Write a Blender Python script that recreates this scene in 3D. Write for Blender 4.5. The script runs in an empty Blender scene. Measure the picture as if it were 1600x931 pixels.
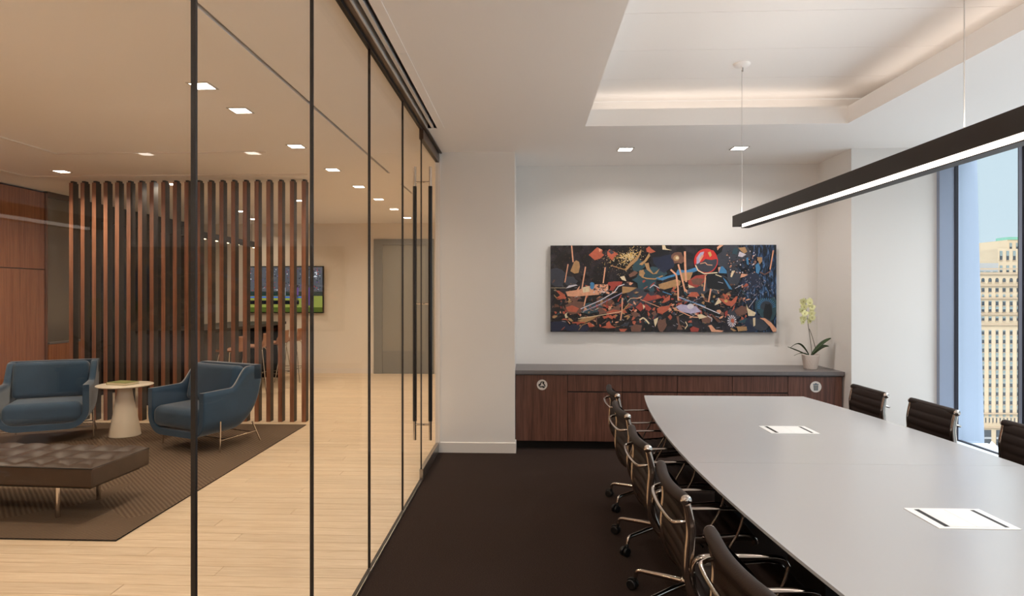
import bpy, math, random
from mathutils import Vector, Matrix, noise
random.seed(7)
PI = math.pi
D = bpy.data
SC = bpy.context.scene
COL = SC.collection

# ------------------------------------------------------------------ camera, world, exposure
cam_data = D.cameras.new('camera')
cam = D.objects.new('camera', cam_data)
COL.objects.link(cam)
SC.camera = cam
cam.location = (0, 0, 1.6)
cam.rotation_euler = (PI / 2, 0, math.radians(2.5))
cam_data.sensor_width = 36
cam_data.lens = 22.5
cam_data.shift_x = 20.6 / 1600
cam_data.shift_y = -5.5 / 1600
cam_data.clip_start = 0.05
cam_data.clip_end = 2000

SC.view_settings.view_transform = 'Standard'
SC.view_settings.look = 'None'
SC.view_settings.gamma = 1
SC.view_settings.use_curve_mapping = False
SC.view_settings.exposure = 0.2

world = D.worlds.new('world')
SC.world = world
world.use_nodes = True
wt = world.node_tree
for n in list(wt.nodes):
    wt.nodes.remove(n)
w_out = wt.nodes.new('ShaderNodeOutputWorld')
w_bg = wt.nodes.new('ShaderNodeBackground')
w_co = wt.nodes.new('ShaderNodeTexCoord')
w_sep = wt.nodes.new('ShaderNodeSeparateXYZ')
w_ramp = wt.nodes.new('ShaderNodeValToRGB')
w_noise = wt.nodes.new('ShaderNodeTexNoise')
w_map = wt.nodes.new('ShaderNodeMapping')
w_mix = wt.nodes.new('ShaderNodeMix')
w_mix.data_type = 'RGBA'
w_map.inputs['Scale'].default_value = (1.5, 1.5, 5)
w_noise.inputs['Scale'].default_value = 2.2
w_noise.inputs['Detail'].default_value = 5
wt.links.new(w_co.outputs['Generated'], w_sep.inputs[0])
wt.links.new(w_co.outputs['Generated'], w_map.inputs[0])
wt.links.new(w_map.outputs[0], w_noise.inputs['Vector'])
wt.links.new(w_sep.outputs['Z'], w_ramp.inputs[0])
w_ramp.color_ramp.elements[0].position = 0.22
w_ramp.color_ramp.elements[0].color = (.52, .65, .72, 1)
w_ramp.color_ramp.elements[1].position = 0.75
w_ramp.color_ramp.elements[1].color = (6.2, 6.4, 6.6, 1)
w_half = wt.nodes.new('ShaderNodeMath')
w_half.operation = 'MULTIPLY'
w_half.inputs[1].default_value = .35
wt.links.new(w_noise.outputs['Fac'], w_half.inputs[0])
wt.links.new(w_half.outputs[0], w_mix.inputs[0])
wt.links.new(w_ramp.outputs[0], w_mix.inputs[6])
w_mix.inputs[7].default_value = (.70, .80, .85, 1)
wt.links.new(w_mix.outputs[2], w_bg.inputs[0])
w_bg.inputs[1].default_value = 1.1
wt.links.new(w_bg.outputs[0], w_out.inputs[0])

sun_data = D.lights.new('sun', 'SUN')
sun_data.energy = 1.2
sun_data.angle = .02
sun_data.color = (1, .93, .82)
sun = D.objects.new('sun', sun_data)
sun.rotation_euler = Vector((.45, .75, -.55)).to_track_quat('-Z', 'Y').to_euler()
COL.objects.link(sun)

CEIL = 3.04
WARM = (1.0, .85, .66)
NEUT = (1.0, .93, .87)


def area(name, loc, sx, sy, power, color, rot=(0, 0, 0), spread=180):
    l = D.lights.new(name, 'AREA')
    l.shape = 'RECTANGLE'
    l.size = sx
    l.size_y = sy
    l.energy = power
    l.color = color
    l.spread = math.radians(spread)
    o = D.objects.new(name, l)
    o.location = loc
    o.rotation_euler = rot
    COL.objects.link(o)
    return o


# cove strips on the shelf of the ceiling coffer (real strip lights lying on the lip)
P_COVE = .7
area('cove_strip_light', (1.6, 5.66, 3.20), 2.2, .05, P_COVE, NEUT, (PI - .5, 0, 0))
area('cove_strip_light', (2.86, 3.2, 3.20), .05, 4.4, P_COVE * 1.7, NEUT, (PI, -.5, 0))
area('cove_strip_light', (.34, 3.2, 3.20), .05, 4.4, P_COVE * 1.7, NEUT, (PI, .5, 0))
area('cove_strip_light', (1.6, .74, 3.20), 2.2, .05, P_COVE, NEUT, (PI + .5, 0, 0))

# ------------------------------------------------------------------ materials
MATS = {}


def lin(c):
    return tuple(((v / 255) / 12.92 if v <= 10 else (((v / 255) + .055) / 1.055) ** 2.4) for v in c)


def mat(name, rgb, rough=.5, metal=0.0, bump=0.0, bscale=60, var=0.0, vscale=4, spec=.5, emit=None, estr=0,
        sheen=0, coat=0, stretch=(1, 1, 1), rvar=0.0):
    """procedural principled material; rgb given in 0-255 sRGB"""
    m = D.materials.new(name)
    m.use_nodes = True
    nt = m.node_tree
    b = nt.nodes['Principled BSDF']
    c = lin(rgb)
    b.inputs['Base Color'].default_value = (*c, 1)
    b.inputs['Roughness'].default_value = rough
    b.inputs['Metallic'].default_value = metal
    b.inputs['Specular IOR Level'].default_value = spec
    if sheen:
        b.inputs['Sheen Weight'].default_value = sheen
        b.inputs['Sheen Roughness'].default_value = .4
    if coat:
        b.inputs['Coat Weight'].default_value = coat
    if emit:
        b.inputs['Emission Color'].default_value = (*emit, 1)
        b.inputs['Emission Strength'].default_value = estr
    if bump or var or rvar:
        co = nt.nodes.new('ShaderNodeTexCoord')
        mp = nt.nodes.new('ShaderNodeMapping')
        mp.inputs['Scale'].default_value = stretch
        nt.links.new(co.outputs['Object'], mp.inputs[0])
    if bump:
        t = nt.nodes.new('ShaderNodeTexNoise')
        t.inputs['Scale'].default_value = bscale
        t.inputs['Detail'].default_value = 4
        nt.links.new(mp.outputs[0], t.inputs['Vector'])
        bn = nt.nodes.new('ShaderNodeBump')
        bn.inputs['Strength'].default_value = bump
        bn.inputs['Distance'].default_value = .01
        nt.links.new(t.outputs['Fac'], bn.inputs['Height'])
        nt.links.new(bn.outputs[0], b.inputs['Normal'])
    if var or rvar:
        t = nt.nodes.new('ShaderNodeTexNoise')
        t.inputs['Scale'].default_value = vscale
        t.inputs['Detail'].default_value = 5
        nt.links.new(mp.outputs[0], t.inputs['Vector'])
        if var:
            mr = nt.nodes.new('ShaderNodeMapRange')
            mr.inputs['From Min'].default_value = .3
            mr.inputs['From Max'].default_value = .7
            mr.inputs['To Min'].default_value = 1 - var
            mr.inputs['To Max'].default_value = 1 + var
            nt.links.new(t.outputs['Fac'], mr.inputs[0])
            mx = nt.nodes.new('ShaderNodeVectorMath')
            mx.operation = 'SCALE'
            mx.inputs[0].default_value = c
            nt.links.new(mr.outputs[0], mx.inputs['Scale'])
            nt.links.new(mx.outputs[0], b.inputs['Base Color'])
        if rvar:
            mr = nt.nodes.new('ShaderNodeMapRange')
            mr.inputs['To Min'].default_value = max(0, rough - rvar)
            mr.inputs['To Max'].default_value = rough + rvar
            nt.links.new(t.outputs['Fac'], mr.inputs[0])
            nt.links.new(mr.outputs[0], b.inputs['Roughness'])
    MATS[name] = m
    return m


def wood(name, dark, light, grain=(28, 28, 1.6), rough=.45, per_object=0.0, fine=1.0, lines=0.35):
    """veneer with grain along the stretched (small scale) axis"""
    m = D.materials.new(name)
    m.use_nodes = True
    nt = m.node_tree
    b = nt.nodes['Principled BSDF']
    b.inputs['Roughness'].default_value = rough
    co = nt.nodes.new('ShaderNodeTexCoord')
    oi = nt.nodes.new('ShaderNodeObjectInfo')
    off = nt.nodes.new('ShaderNodeVectorMath')
    off.operation = 'SCALE'
    off.inputs[0].default_value = (37, 23, 51)
    nt.links.new(oi.outputs['Random'], off.inputs['Scale'])
    add = nt.nodes.new('ShaderNodeVectorMath')
    add.operation = 'ADD'
    nt.links.new(co.outputs['Object'], add.inputs[0])
    nt.links.new(off.outputs[0], add.inputs[1])
    mp = nt.nodes.new('ShaderNodeMapping')
    mp.inputs['Scale'].default_value = grain
    nt.links.new(add.outputs[0], mp.inputs[0])
    t = nt.nodes.new('ShaderNodeTexNoise')
    t.inputs['Scale'].default_value = 1.0
    t.inputs['Detail'].default_value = 6
    t.inputs['Roughness'].default_value = .6
    t.inputs['Distortion'].default_value = .4
    nt.links.new(mp.outputs[0], t.inputs['Vector'])
    mp2 = nt.nodes.new('ShaderNodeMapping')
    mp2.inputs['Scale'].default_value = tuple(g * 4.5 * fine for g in grain)
    nt.links.new(add.outputs[0], mp2.inputs[0])
    t2 = nt.nodes.new('ShaderNodeTexNoise')
    t2.inputs['Scale'].default_value = 1.0
    t2.inputs['Detail'].default_value = 3
    nt.links.new(mp2.outputs[0], t2.inputs['Vector'])
    mx = nt.nodes.new('ShaderNodeMath')
    mx.operation = 'MULTIPLY_ADD'
    mx.inputs[1].default_value = lines
    nt.links.new(t2.outputs['Fac'], mx.inputs[0])
    sc = nt.nodes.new('ShaderNodeMath')
    sc.operation = 'MULTIPLY'
    sc.inputs[1].default_value = 1 - lines
    nt.links.new(t.outputs['Fac'], sc.inputs[0])
    nt.links.new(sc.outputs[0], mx.inputs[2])
    cr = nt.nodes.new('ShaderNodeValToRGB')
    cr.color_ramp.elements[0].position = .36
    cr.color_ramp.elements[0].color = (*lin(dark), 1)
    cr.color_ramp.elements[1].position = .64
    cr.color_ramp.elements[1].color = (*lin(light), 1)
    nt.links.new(mx.outputs[0], cr.inputs[0])
    last = cr.outputs[0]
    if per_object:
        mr = nt.nodes.new('ShaderNodeMapRange')
        mr.inputs['To Min'].default_value = 1 - per_object
        mr.inputs['To Max'].default_value = 1 + per_object
        nt.links.new(oi.outputs['Random'], mr.inputs[0])
        vm = nt.nodes.new('ShaderNodeVectorMath')
        vm.operation = 'SCALE'
        nt.links.new(last, vm.inputs[0])
        nt.links.new(mr.outputs[0], vm.inputs['Scale'])
        last = vm.outputs[0]
    nt.links.new(last, b.inputs['Base Color'])
    bn = nt.nodes.new('ShaderNodeBump')
    bn.inputs['Strength'].default_value = .12
    bn.inputs['Distance'].default_value = .002
    nt.links.new(t2.outputs['Fac'], bn.inputs['Height'])
    nt.links.new(bn.outputs[0], b.inputs['Normal'])
    MATS[name] = m
    return m


def glass(name, tint=(1, 1, 1), f0=.04, boost=1.0):
    """clear sheet glass: tinted see-through plus a Schlick reflection"""
    m = D.materials.new(name)
    m.use_nodes = True
    nt = m.node_tree
    for n in list(nt.nodes):
        nt.nodes.remove(n)
    out = nt.nodes.new('ShaderNodeOutputMaterial')
    tr = nt.nodes.new('ShaderNodeBsdfTransparent')
    tr.inputs[0].default_value = (*tint, 1)
    gl = nt.nodes.new('ShaderNodeBsdfGlossy')
    gl.inputs['Roughness'].default_value = 0.0
    gl.inputs['Color'].default_value = (.97, .98, 1, 1)
    lw = nt.nodes.new('ShaderNodeLayerWeight')
    lw.inputs['Blend'].default_value = .5
    pw = nt.nodes.new('ShaderNodeMath')
    pw.operation = 'POWER'
    pw.inputs[1].default_value = 5
    nt.links.new(lw.outputs['Facing'], pw.inputs[0])
    ma = nt.nodes.new('ShaderNodeMath')
    ma.operation = 'MULTIPLY_ADD'
    ma.inputs[1].default_value = (1 - f0) * boost
    ma.inputs[2].default_value = f0
    ma.use_clamp = True
    nt.links.new(pw.outputs[0], ma.inputs[0])
    mix = nt.nodes.new('ShaderNodeMixShader')
    nt.links.new(ma.outputs[0], mix.inputs[0])
    nt.links.new(tr.outputs[0], mix.inputs[1])
    nt.links.new(gl.outputs[0], mix.inputs[2])
    nt.links.new(mix.outputs[0], out.inputs[0])
    MATS[name] = m
    return m


def emission(name, color, strength):
    m = D.materials.new(name)
    m.use_nodes = True
    nt = m.node_tree
    for n in list(nt.nodes):
        nt.nodes.remove(n)
    out = nt.nodes.new('ShaderNodeOutputMaterial')
    e = nt.nodes.new('ShaderNodeEmission')
    e.inputs[0].default_value = (*color, 1)
    e.inputs[1].default_value = strength
    nt.links.new(e.outputs[0], out.inputs[0])
    MATS[name] = m
    return m


mat('wall_paint', (238, 235, 231), .75, bump=.02, bscale=180)
mat('reception_paint', (234, 226, 214), .75, bump=.02, bscale=180)
mat('ceiling_paint', (247, 243, 239), .85, bump=.02, bscale=200)
mat('trim_paint', (232, 226, 220), .5)
mat('carpet', (66, 52, 46), .95, bump=.9, bscale=420, var=.35, vscale=130, spec=.15, stretch=(1, 2.2, 1))
mat('bronze_metal', (92, 76, 66), .35, .7)
mat('dark_seal', (22, 16, 14), .5)
mat('steel_rail', (176, 170, 164), .28, 1.0)
mat('rail_white', (205, 200, 195), .4)
mat('chrome', (208, 200, 192), .13, 1.0)
mat('alloy', (178, 166, 156), .12, 1.0)
mat('black_grip', (14, 12, 12), .4)
mat('black_metal', (30, 26, 24), .38, .3)
mat('pendant_black', (38, 31, 28), .5)
mat('chair_leather', (42, 31, 26), .5, spec=.2, bump=.12, bscale=260, var=.1, vscale=12)
mat('black_plastic', (16, 14, 14), .45)
mat('bench_leather', (66, 50, 40), .44, bump=.08, bscale=160, var=.08, vscale=9)
mat('velvet', (40, 70, 96), .85, sheen=.5, var=.10, vscale=6)
mat('velvet_piping', (28, 46, 64), .8, sheen=.3)
mat('counter_stone', (112, 106, 105), .38, var=.06, vscale=30)
mat('table_top', (177, 177, 178), .22, rvar=.02, vscale=2)
mat('table_edge', (196, 188, 180), .4)
mat('table_under', (26, 22, 20), .5)
mat('module_white', (240, 240, 238), .4)
mat('module_black', (10, 10, 10), .6)
mat('lacquer_white', (236, 226, 208), .35)
mat('book_cover', (136, 142, 88), .55)
mat('paper', (236, 224, 198), .8)
mat('pot_ceramic', (228, 216, 206), .55)
mat('leaf_green', (42, 66, 26), .38, var=.25, vscale=14)
mat('stem_green', (72, 62, 34), .6)
mat('petal', (232, 232, 176), .55)
mat('petal_heart', (170, 160, 70), .6)
mat('soil_bark', (60, 42, 28), .9, bump=.6, bscale=60)
mat('sign_white', (226, 218, 210), .5)
mat('sign_black', (20, 17, 16), .5)
mat('sign_blue', (70, 90, 106), .5)
mat('grey_glass', (104, 96, 88), .16, spec=.6)
mat('door_grey', (128, 128, 124), .45)
mat('pane_grey', (150, 148, 140), .25)
mat('black_gloss', (12, 9, 8), .22)
mat('window_frame', (150, 160, 180), .4, .1)
mat('window_frame_dark', (40, 38, 48), .4, .2)
mat('sill_paint', (214, 226, 236), .45)
mat('fin_panel', (176, 190, 210), .55)
mat('stone_facade', (168, 150, 124), .9, var=.05, vscale=.15)
mat('stone_band', (150, 130, 106), .9)
mat('stone_grey', (140, 142, 144), .9)
mat('pale_tower', (168, 172, 180), .9)
mat('far_glass', (34, 42, 50), .25)
mat('far_blind', (104, 118, 118), .6)
mat('copper_green', (92, 144, 126), .8)
mat('asphalt', (186, 184, 182), .95)
mat('awning_white', (240, 240, 240), .7)
mat('car_dark', (38, 42, 46), .3)
mat('stool_shell', (150, 104, 74), .45)
mat('tv_bezel', (12, 12, 12), .35)
wood('walnut', (78, 47, 37), (122, 81, 65), grain=(34, 34, 1.4), rough=.42, per_object=.06)
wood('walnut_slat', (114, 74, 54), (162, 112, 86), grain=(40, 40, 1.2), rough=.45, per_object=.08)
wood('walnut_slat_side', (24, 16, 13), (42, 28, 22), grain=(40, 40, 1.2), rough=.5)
wood('walnut_wall', (122, 74, 46), (162, 106, 70), grain=(26, 26, .9), rough=.4, per_object=.03)
wood('oak_plank', (216, 192, 160), (238, 219, 193), grain=(1.3, 22, 22), rough=.38, per_object=.05, lines=.5)
glass('partition_glass', (.968, .962, .948), .014, .10)
glass('window_glass', (.95, .97, .98), .04, .6)
emission('downlight_glow', (1.0, .90, .78), 20)
emission('pendant_glow', (1.0, .86, .72), 3.2)
emission('bar_glow', (1.0, .78, .5), 7)

# rug: woven ribs whose direction changes patch by patch
rm = D.materials.new('rug_weave')
rm.use_nodes = True
nt = rm.node_tree
rb = nt.nodes['Principled BSDF']
rb.inputs['Roughness'].default_value = .95
rb.inputs['Specular IOR Level'].default_value = .15
co = nt.nodes.new('ShaderNodeTexCoord')
vor = nt.nodes.new('ShaderNodeTexVoronoi')
vor.inputs['Scale'].default_value = 1.1
nt.links.new(co.outputs['Object'], vor.inputs['Vector'])
sepc = nt.nodes.new('ShaderNodeSeparateColor')
nt.links.new(vor.outputs['Color'], sepc.inputs[0])
gt = nt.nodes.new('ShaderNodeMath')
gt.operation = 'GREATER_THAN'
gt.inputs[1].default_value = .5
nt.links.new(sepc.outputs[0], gt.inputs[0])
waves = []
for ang in (.6, -.75):
    mp = nt.nodes.new('ShaderNodeMapping')
    mp.inputs['Rotation'].default_value = (0, 0, ang)
    nt.links.new(co.outputs['Object'], mp.inputs[0])
    wv = nt.nodes.new('ShaderNodeTexWave')
    wv.inputs['Scale'].default_value = 10
    wv.inputs['Distortion'].default_value = .6
    wv.inputs['Detail'].default_value = 1
    nt.links.new(mp.outputs[0], wv.inputs['Vector'])
    waves.append(wv)
mxw = nt.nodes.new('ShaderNodeMix')
nt.links.new(gt.outputs[0], mxw.inputs[0])
nt.links.new(waves[0].outputs['Fac'], mxw.inputs[2])
nt.links.new(waves[1].outputs['Fac'], mxw.inputs[3])
crr = nt.nodes.new('ShaderNodeValToRGB')
crr.color_ramp.elements[0].color = (*lin((98, 82, 69)), 1)
crr.color_ramp.elements[1].color = (*lin((120, 103, 87)), 1)
nt.links.new(mxw.outputs[0], crr.inputs[0])
nt.links.new(crr.outputs[0], rb.inputs['Base Color'])
bnr = nt.nodes.new('ShaderNodeBump')
bnr.inputs['Strength'].default_value = .35
bnr.inputs['Distance'].default_value = .01
nt.links.new(mxw.outputs[0], bnr.inputs['Height'])
nt.links.new(bnr.outputs[0], rb.inputs['Normal'])
MATS['rug_weave'] = rm


# ------------------------------------------------------------------ mesh builder
class MB:
    def __init__(self):
        self.v, self.f, self.m, self.s = [], [], [], []

    def add(self, vs, fs, mi=0, smooth=False):
        b = len(self.v)
        self.v += [tuple(p) for p in vs]
        for f in fs:
            self.f.append(tuple(i + b for i in f))
            self.m.append(mi)
            self.s.append(smooth)

    def box(self, x0, x1, y0, y1, z0, z1, mi=0):
        vs = [(x, y, z) for x in (x0, x1) for y in (y0, y1) for z in (z0, z1)]
        self.add(vs, [(0, 1, 3, 2), (4, 6, 7, 5), (0, 4, 5, 1), (2, 3, 7, 6), (0, 2, 6, 4), (1, 5, 7, 3)], mi)

    def prism(self, pts, a0, a1, axis='z', mi=0, smooth=False):
        """polygon pts (u,v) extruded along axis between a0 and a1"""
        n = len(pts)

        def P(u, v, a):
            return (u, v, a) if axis == 'z' else ((u, a, v) if axis == 'y' else (a, u, v))
        vs = [P(u, v, a0) for u, v in pts] + [P(u, v, a1) for u, v in pts]
        self.add(vs, [tuple(range(n))[::-1], tuple(range(n, 2 * n))], mi)
        self.add(vs, [(i, (i + 1) % n, n + (i + 1) % n, n + i) for i in range(n)], mi, smooth)

    def rbox(self, x0, x1, y0, y1, z0, z1, r=.01, mi=0, seg=3):
        """box with all edges rounded, as a superellipsoid-free grid: six patches pushed onto a rounded box"""
        cx, cy, cz = (x0 + x1) / 2, (y0 + y1) / 2, (z0 + z1) / 2
        hx, hy, hz = (x1 - x0) / 2, (y1 - y0) / 2, (z1 - z0) / 2
        r = min(r, hx, hy, hz)

        def params(h):
            inner = h - r
            a = [-h + r * (1 - math.cos(i / seg * PI / 2)) for i in range(seg)]
            return a + [-inner, inner] + [-t for t in reversed(a)]

        def params2(h):
            inner = h - r
            a = [-inner - r * math.sin((seg - i) / seg * PI / 4) * 1.0 / math.sin(PI / 4) for i in range(seg)]
            return a + [-inner, inner] + [-t for t in reversed(a)]

        def push(p):
            q = [max(-(h - r), min(h - r, c)) for c, h in zip(p, (hx, hy, hz))]
            d = Vector([a - b for a, b in zip(p, q)])
            if d.length > 1e-9:
                d = d.normalized() * r
            return (q[0] + d.x + cx, q[1] + d.y + cy, q[2] + d.z + cz)
        ax = [params2(h) for h in (hx, hy, hz)]
        H = (hx, hy, hz)
        for k in range(3):
            i, j = (k + 1) % 3, (k + 2) % 3
            for sgn in (-1, 1):
                A, B = ax[i], ax[j]
                vs = []
                for a in A:
                    for b in B:
                        p = [0, 0, 0]
                        p[k], p[i], p[j] = sgn * H[k], a, b
                        vs.append(push(p))
                n = len(B)
                fs = []
                for a in range(len(A) - 1):
                    for b in range(n - 1):
                        q = (a * n + b, (a + 1) * n + b, (a + 1) * n + b + 1, a * n + b + 1)
                        fs.append(q if sgn > 0 else q[::-1])
                self.add(vs, fs, mi, True)

    def tube(self, pts, r, n=10, mi=0, closed=False, caps=True):
        pts = [Vector(p) for p in pts]
        rr = r if isinstance(r, (list, tuple)) else [r] * len(pts)
        N = len(pts)
        up = None
        rings = []
        for i, p in enumerate(pts):
            a = pts[(i - 1) % N] if (closed or i > 0) else p
            b = pts[(i + 1) % N] if (closed or i < N - 1) else p
            t = (b - a).normalized()
            if up is None:
                ref = Vector((0, 0, 1)) if abs(t.z) < .9 else Vector((1, 0, 0))
                up = t.cross(ref).normalized()
            up = (up - t * up.dot(t)).normalized()
            w = t.cross(up)
            rings.append([p + (up * math.cos(q) + w * math.sin(q)) * rr[i] for q in [2 * PI * k / n for k in range(n)]])
        vs = [v for ring in rings for v in ring]
        fs = []
        last = N if closed else N - 1
        for i in range(last):
            for k in range(n):
                a, b = i * n, ((i + 1) % N) * n
                fs.append((a + k, a + (k + 1) % n, b + (k + 1) % n, b + k))
        self.add(vs, fs, mi, True)
        if caps and not closed:
            self.add(rings[0], [tuple(range(n))[::-1]], mi)
            self.add(rings[-1], [tuple(range(n))], mi)

    def lathe(self, prof, cx=0, cy=0, n=24, mi=0, smooth=True, axis='z'):
        """prof: list of (r, h)"""
        vs = []
        for r, h in prof:
            for k in range(n):
                a = 2 * PI * k / n
                if axis == 'z':
                    vs.append((cx + r * math.cos(a), cy + r * math.sin(a), h))
                elif axis == 'x':
                    vs.append((h, cx + r * math.cos(a), cy + r * math.sin(a)))
                else:
                    vs.append((cx + r * math.cos(a), h, cy + r * math.sin(a)))
        fs = []
        for i in range(len(prof) - 1):
            for k in range(n):
                fs.append((i * n + k, i * n + (k + 1) % n, (i + 1) * n + (k + 1) % n, (i + 1) * n + k))
        self.add(vs, fs, mi, smooth)
        for i, rev in ((0, True), (len(prof) - 1, False)):
            if prof[i][0] > 1e-6:
                f = tuple(range(i * n, i * n + n))
                self.add(vs, [f[::-1] if rev else f], mi)

    def sweep(self, path, w, h, x0=0, mi=0, smooth=True):
        """rectangular bar following a path in the y-z plane, centred on x0; w, h numbers or lists"""
        N = len(path)
        ws = w if isinstance(w, (list, tuple)) else [w] * N
        hs = h if isinstance(h, (list, tuple)) else [h] * N
        vs = []
        for i, (y, z) in enumerate(path):
            a = path[max(0, i - 1)]
            b = path[min(N - 1, i + 1)]
            ty, tz = b[0] - a[0], b[1] - a[1]
            L = math.hypot(ty, tz) or 1
            ny, nz = -tz / L, ty / L
            for sx, sn in ((-1, -.6), (-.6, -1), (.6, -1), (1, -.6), (1, .6), (.6, 1), (-.6, 1), (-1, .6)):
                vs.append((x0 + sx * ws[i] / 2, y + ny * sn * hs[i] / 2, z + nz * sn * hs[i] / 2))
        fs = []
        for i in range(N - 1):
            for k in range(8):
                fs.append((i * 8 + k, (i + 1) * 8 + k, (i + 1) * 8 + (k + 1) % 8, i * 8 + (k + 1) % 8))
        self.add(vs, fs, mi, smooth)
        self.add(vs, [tuple(range(8)), tuple(range((N - 1) * 8, N * 8))[::-1]], mi)

    def grid(self, P, nu, nv, mi=0, smooth=True, flip=False):
        vs = [P(i / nu, j / nv) for i in range(nu + 1) for j in range(nv + 1)]
        fs = []
        for i in range(nu):
            for j in range(nv):
                q = (i * (nv + 1) + j, (i + 1) * (nv + 1) + j, (i + 1) * (nv + 1) + j + 1, i * (nv + 1) + j + 1)
                fs.append(q[::-1] if flip else q)
        self.add(vs, fs, mi, smooth)

    def build(self, name, mats, parent=None, loc=None, rotz=None, weld=False):
        me = D.meshes.new(name)
        me.from_pydata(self.v, [], self.f)
        if not isinstance(mats, (list, tuple)):
            mats = [mats]
        for m in mats:
            me.materials.append(MATS[m])
        for p, mi, s in zip(me.polygons, self.m, self.s):
            p.material_index = mi
            p.use_smooth = s
        me.update()
        if weld:
            import bmesh
            bm = bmesh.new()
            bm.from_mesh(me)
            bmesh.ops.remove_doubles(bm, verts=bm.verts, dist=1e-5)
            bmesh.ops.recalc_face_normals(bm, faces=bm.faces)
            bm.to_mesh(me)
            bm.free()
        o = D.objects.new(name, me)
        COL.objects.link(o)
        if parent is not None:
            o.parent = parent
        if loc is not None:
            o.location = loc
        if rotz is not None:
            o.rotation_euler = (0, 0, rotz)
        return o


def boxo(name, m, b, parent=None, **k):
    mb = MB()
    mb.box(*b)
    return mb.build(name, m, parent, **k)


def thing(name, label, cat, loc=(0, 0, 0), rotz=0, group=None):
    o = D.objects.new(name, None)
    o.empty_display_size = .1
    COL.objects.link(o)
    o.location = loc
    o.rotation_euler = (0, 0, rotz)
    o['label'] = label
    o['category'] = cat
    if group:
        o['group'] = group
    return o


def tag(o, label, cat, group=None):
    o['label'] = label
    o['category'] = cat
    if group:
        o['group'] = group
    return o


def struct(o):
    o['kind'] = 'structure'
    return o


def sempty(name, loc=(0, 0, 0)):
    o = D.objects.new(name, None)
    o.empty_display_size = .1
    COL.objects.link(o)
    o.location = loc
    o['kind'] = 'structure'
    return o


def dup(root, loc, rotz, label=None, group=None):
    def cp(o, parent):
        c = o.copy()
        COL.objects.link(c)
        c.parent = parent
        for ch in list(o.children):
            cp(ch, c)
        return c
    r = cp(root, None)
    r.location = loc
    r.rotation_euler = (0, 0, rotz)
    if label:
        r['label'] = label
    if group:
        r['group'] = group
    return r


def smooth_path(pts, n=8):
    """Catmull-Rom through points of any dimension"""
    P = [Vector(p) for p in pts]
    out = []
    for i in range(len(P) - 1):
        p0 = P[i - 1] if i else P[0] * 2 - P[1]
        p1, p2 = P[i], P[i + 1]
        p3 = P[i + 2] if i + 2 < len(P) else P[-1] * 2 - P[-2]
        for k in range(n):
            t = k / n
            out.append(.5 * ((2 * p1) + (p2 - p0) * t + (2 * p0 - 5 * p1 + 4 * p2 - p3) * t * t + (3 * p1 - p0 - 3 * p2 + p3) * t ** 3))
    out.append(P[-1])
    return [tuple(v) for v in out]


# ------------------------------------------------------------------ setting
GX = -.905          # glass partition plane
YB = -1.6           # rear wall of both rooms (behind the camera)
WX = 4.19           # window wall plane
YC = 6.46           # end wall plane (column face)
YN = 7.20           # back of the niche
FAR = 12.85         # far wall of the reception
LX = -6.70          # panelled left wall

# conference floor (carpet) and reception subfloor
fl = struct(boxo('floor', 'carpet', (GX, WX + .3, YB, YN + .1, -.1, 0)))
rf = struct(boxo('floor', 'oak_plank', (LX - .3, GX - .0005, YB, FAR + .1, -.12, -.012)))
rf.name = 'floor_reception'
# planks running across the view
PW = .127
unit = {}


def plank_mesh(length):
    key = round(length, 2)
    if key not in unit:
        mb = MB()
        L, g = key, .0012
        mb.prism([(g, g), (L - g, g), (L - g, PW - g), (g, PW - g)], -.0118, -.0012)
        mb.prism([(g + .0015, g + .0015), (L - g - .0015, g + .0015), (L - g - .0015, PW - g - .0015), (g + .0015, PW - g - .0015)], -.0012, 0)
        me = D.meshes.new('plank')
        me.from_pydata(mb.v, [], mb.f)
        me.materials.append(MATS['oak_plank'])
        unit[key] = me
    return unit[key]


NEARROW0 = .9
rows = int((FAR - NEARROW0) / PW)
XL, XR = LX, GX - .012
count = 0
rest = MB()
for r in range(-14, rows + 1):
    y = NEARROW0 + r * PW
    if y + PW > FAR:
        break
    x = XL
    first = [1.2, 2.4, .7, 1.9][r % 4] + ((r * 7) % 5) * .06
    segs = []
    while x < XR - 1e-6:
        L = first if x == XL else 2.4
        L = min(L, XR - x)
        if XR - (x + L) < .3:
            L = XR - x
        segs.append((x, round(L, 2)))
        x += L
    for (sx, L) in segs:
        under_rug = sx + L < -2.66 and 4.04 < y and y + PW < 7.7
        if r >= 0 and count < 298 and not under_rug:
            o = D.objects.new('plank', plank_mesh(L))
            COL.objects.link(o)
            o.parent = rf
            o.location = (sx, y, 0)
            count += 1
        else:
            g = .0012
            rest.prism([(sx + g, y + g), (sx + L - g, y + g), (sx + L - g, y + PW - g), (sx + g, y + PW - g)], -.0118, 0)
ro = rest.build('plank', 'oak_plank', rf)
ro['kind'] = 'stuff'

# walls of the conference room
struct(boxo('wall_back', 'wall_paint', (-.12, 3.20, YN, YN + .12, 0, CEIL)))
struct(boxo('wall_column', 'wall_paint', (GX - .0, -.12, YC, YN + .12, 0, CEIL)))
struct(boxo('wall_pier', 'wall_paint', (3.20, WX - .17, YC, YN + .12, 0, CEIL)))
struct(boxo('wall_rear', 'wall_paint', (LX - .3, WX + .3, YB - .12, YB, 0, 3.4)))
bb = MB()
bb.box(GX + .03, -.108, YC - .012, YC, 0, .10)
bb.box(-.12, -.108, YC, 6.69, 0, .10)
bb.prism([(YC - .012, .10), (YC, .10), (YC, .106)], GX + .03, -.108, axis='x')
struct(bb.build('baseboard_back', 'trim_paint'))
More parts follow.
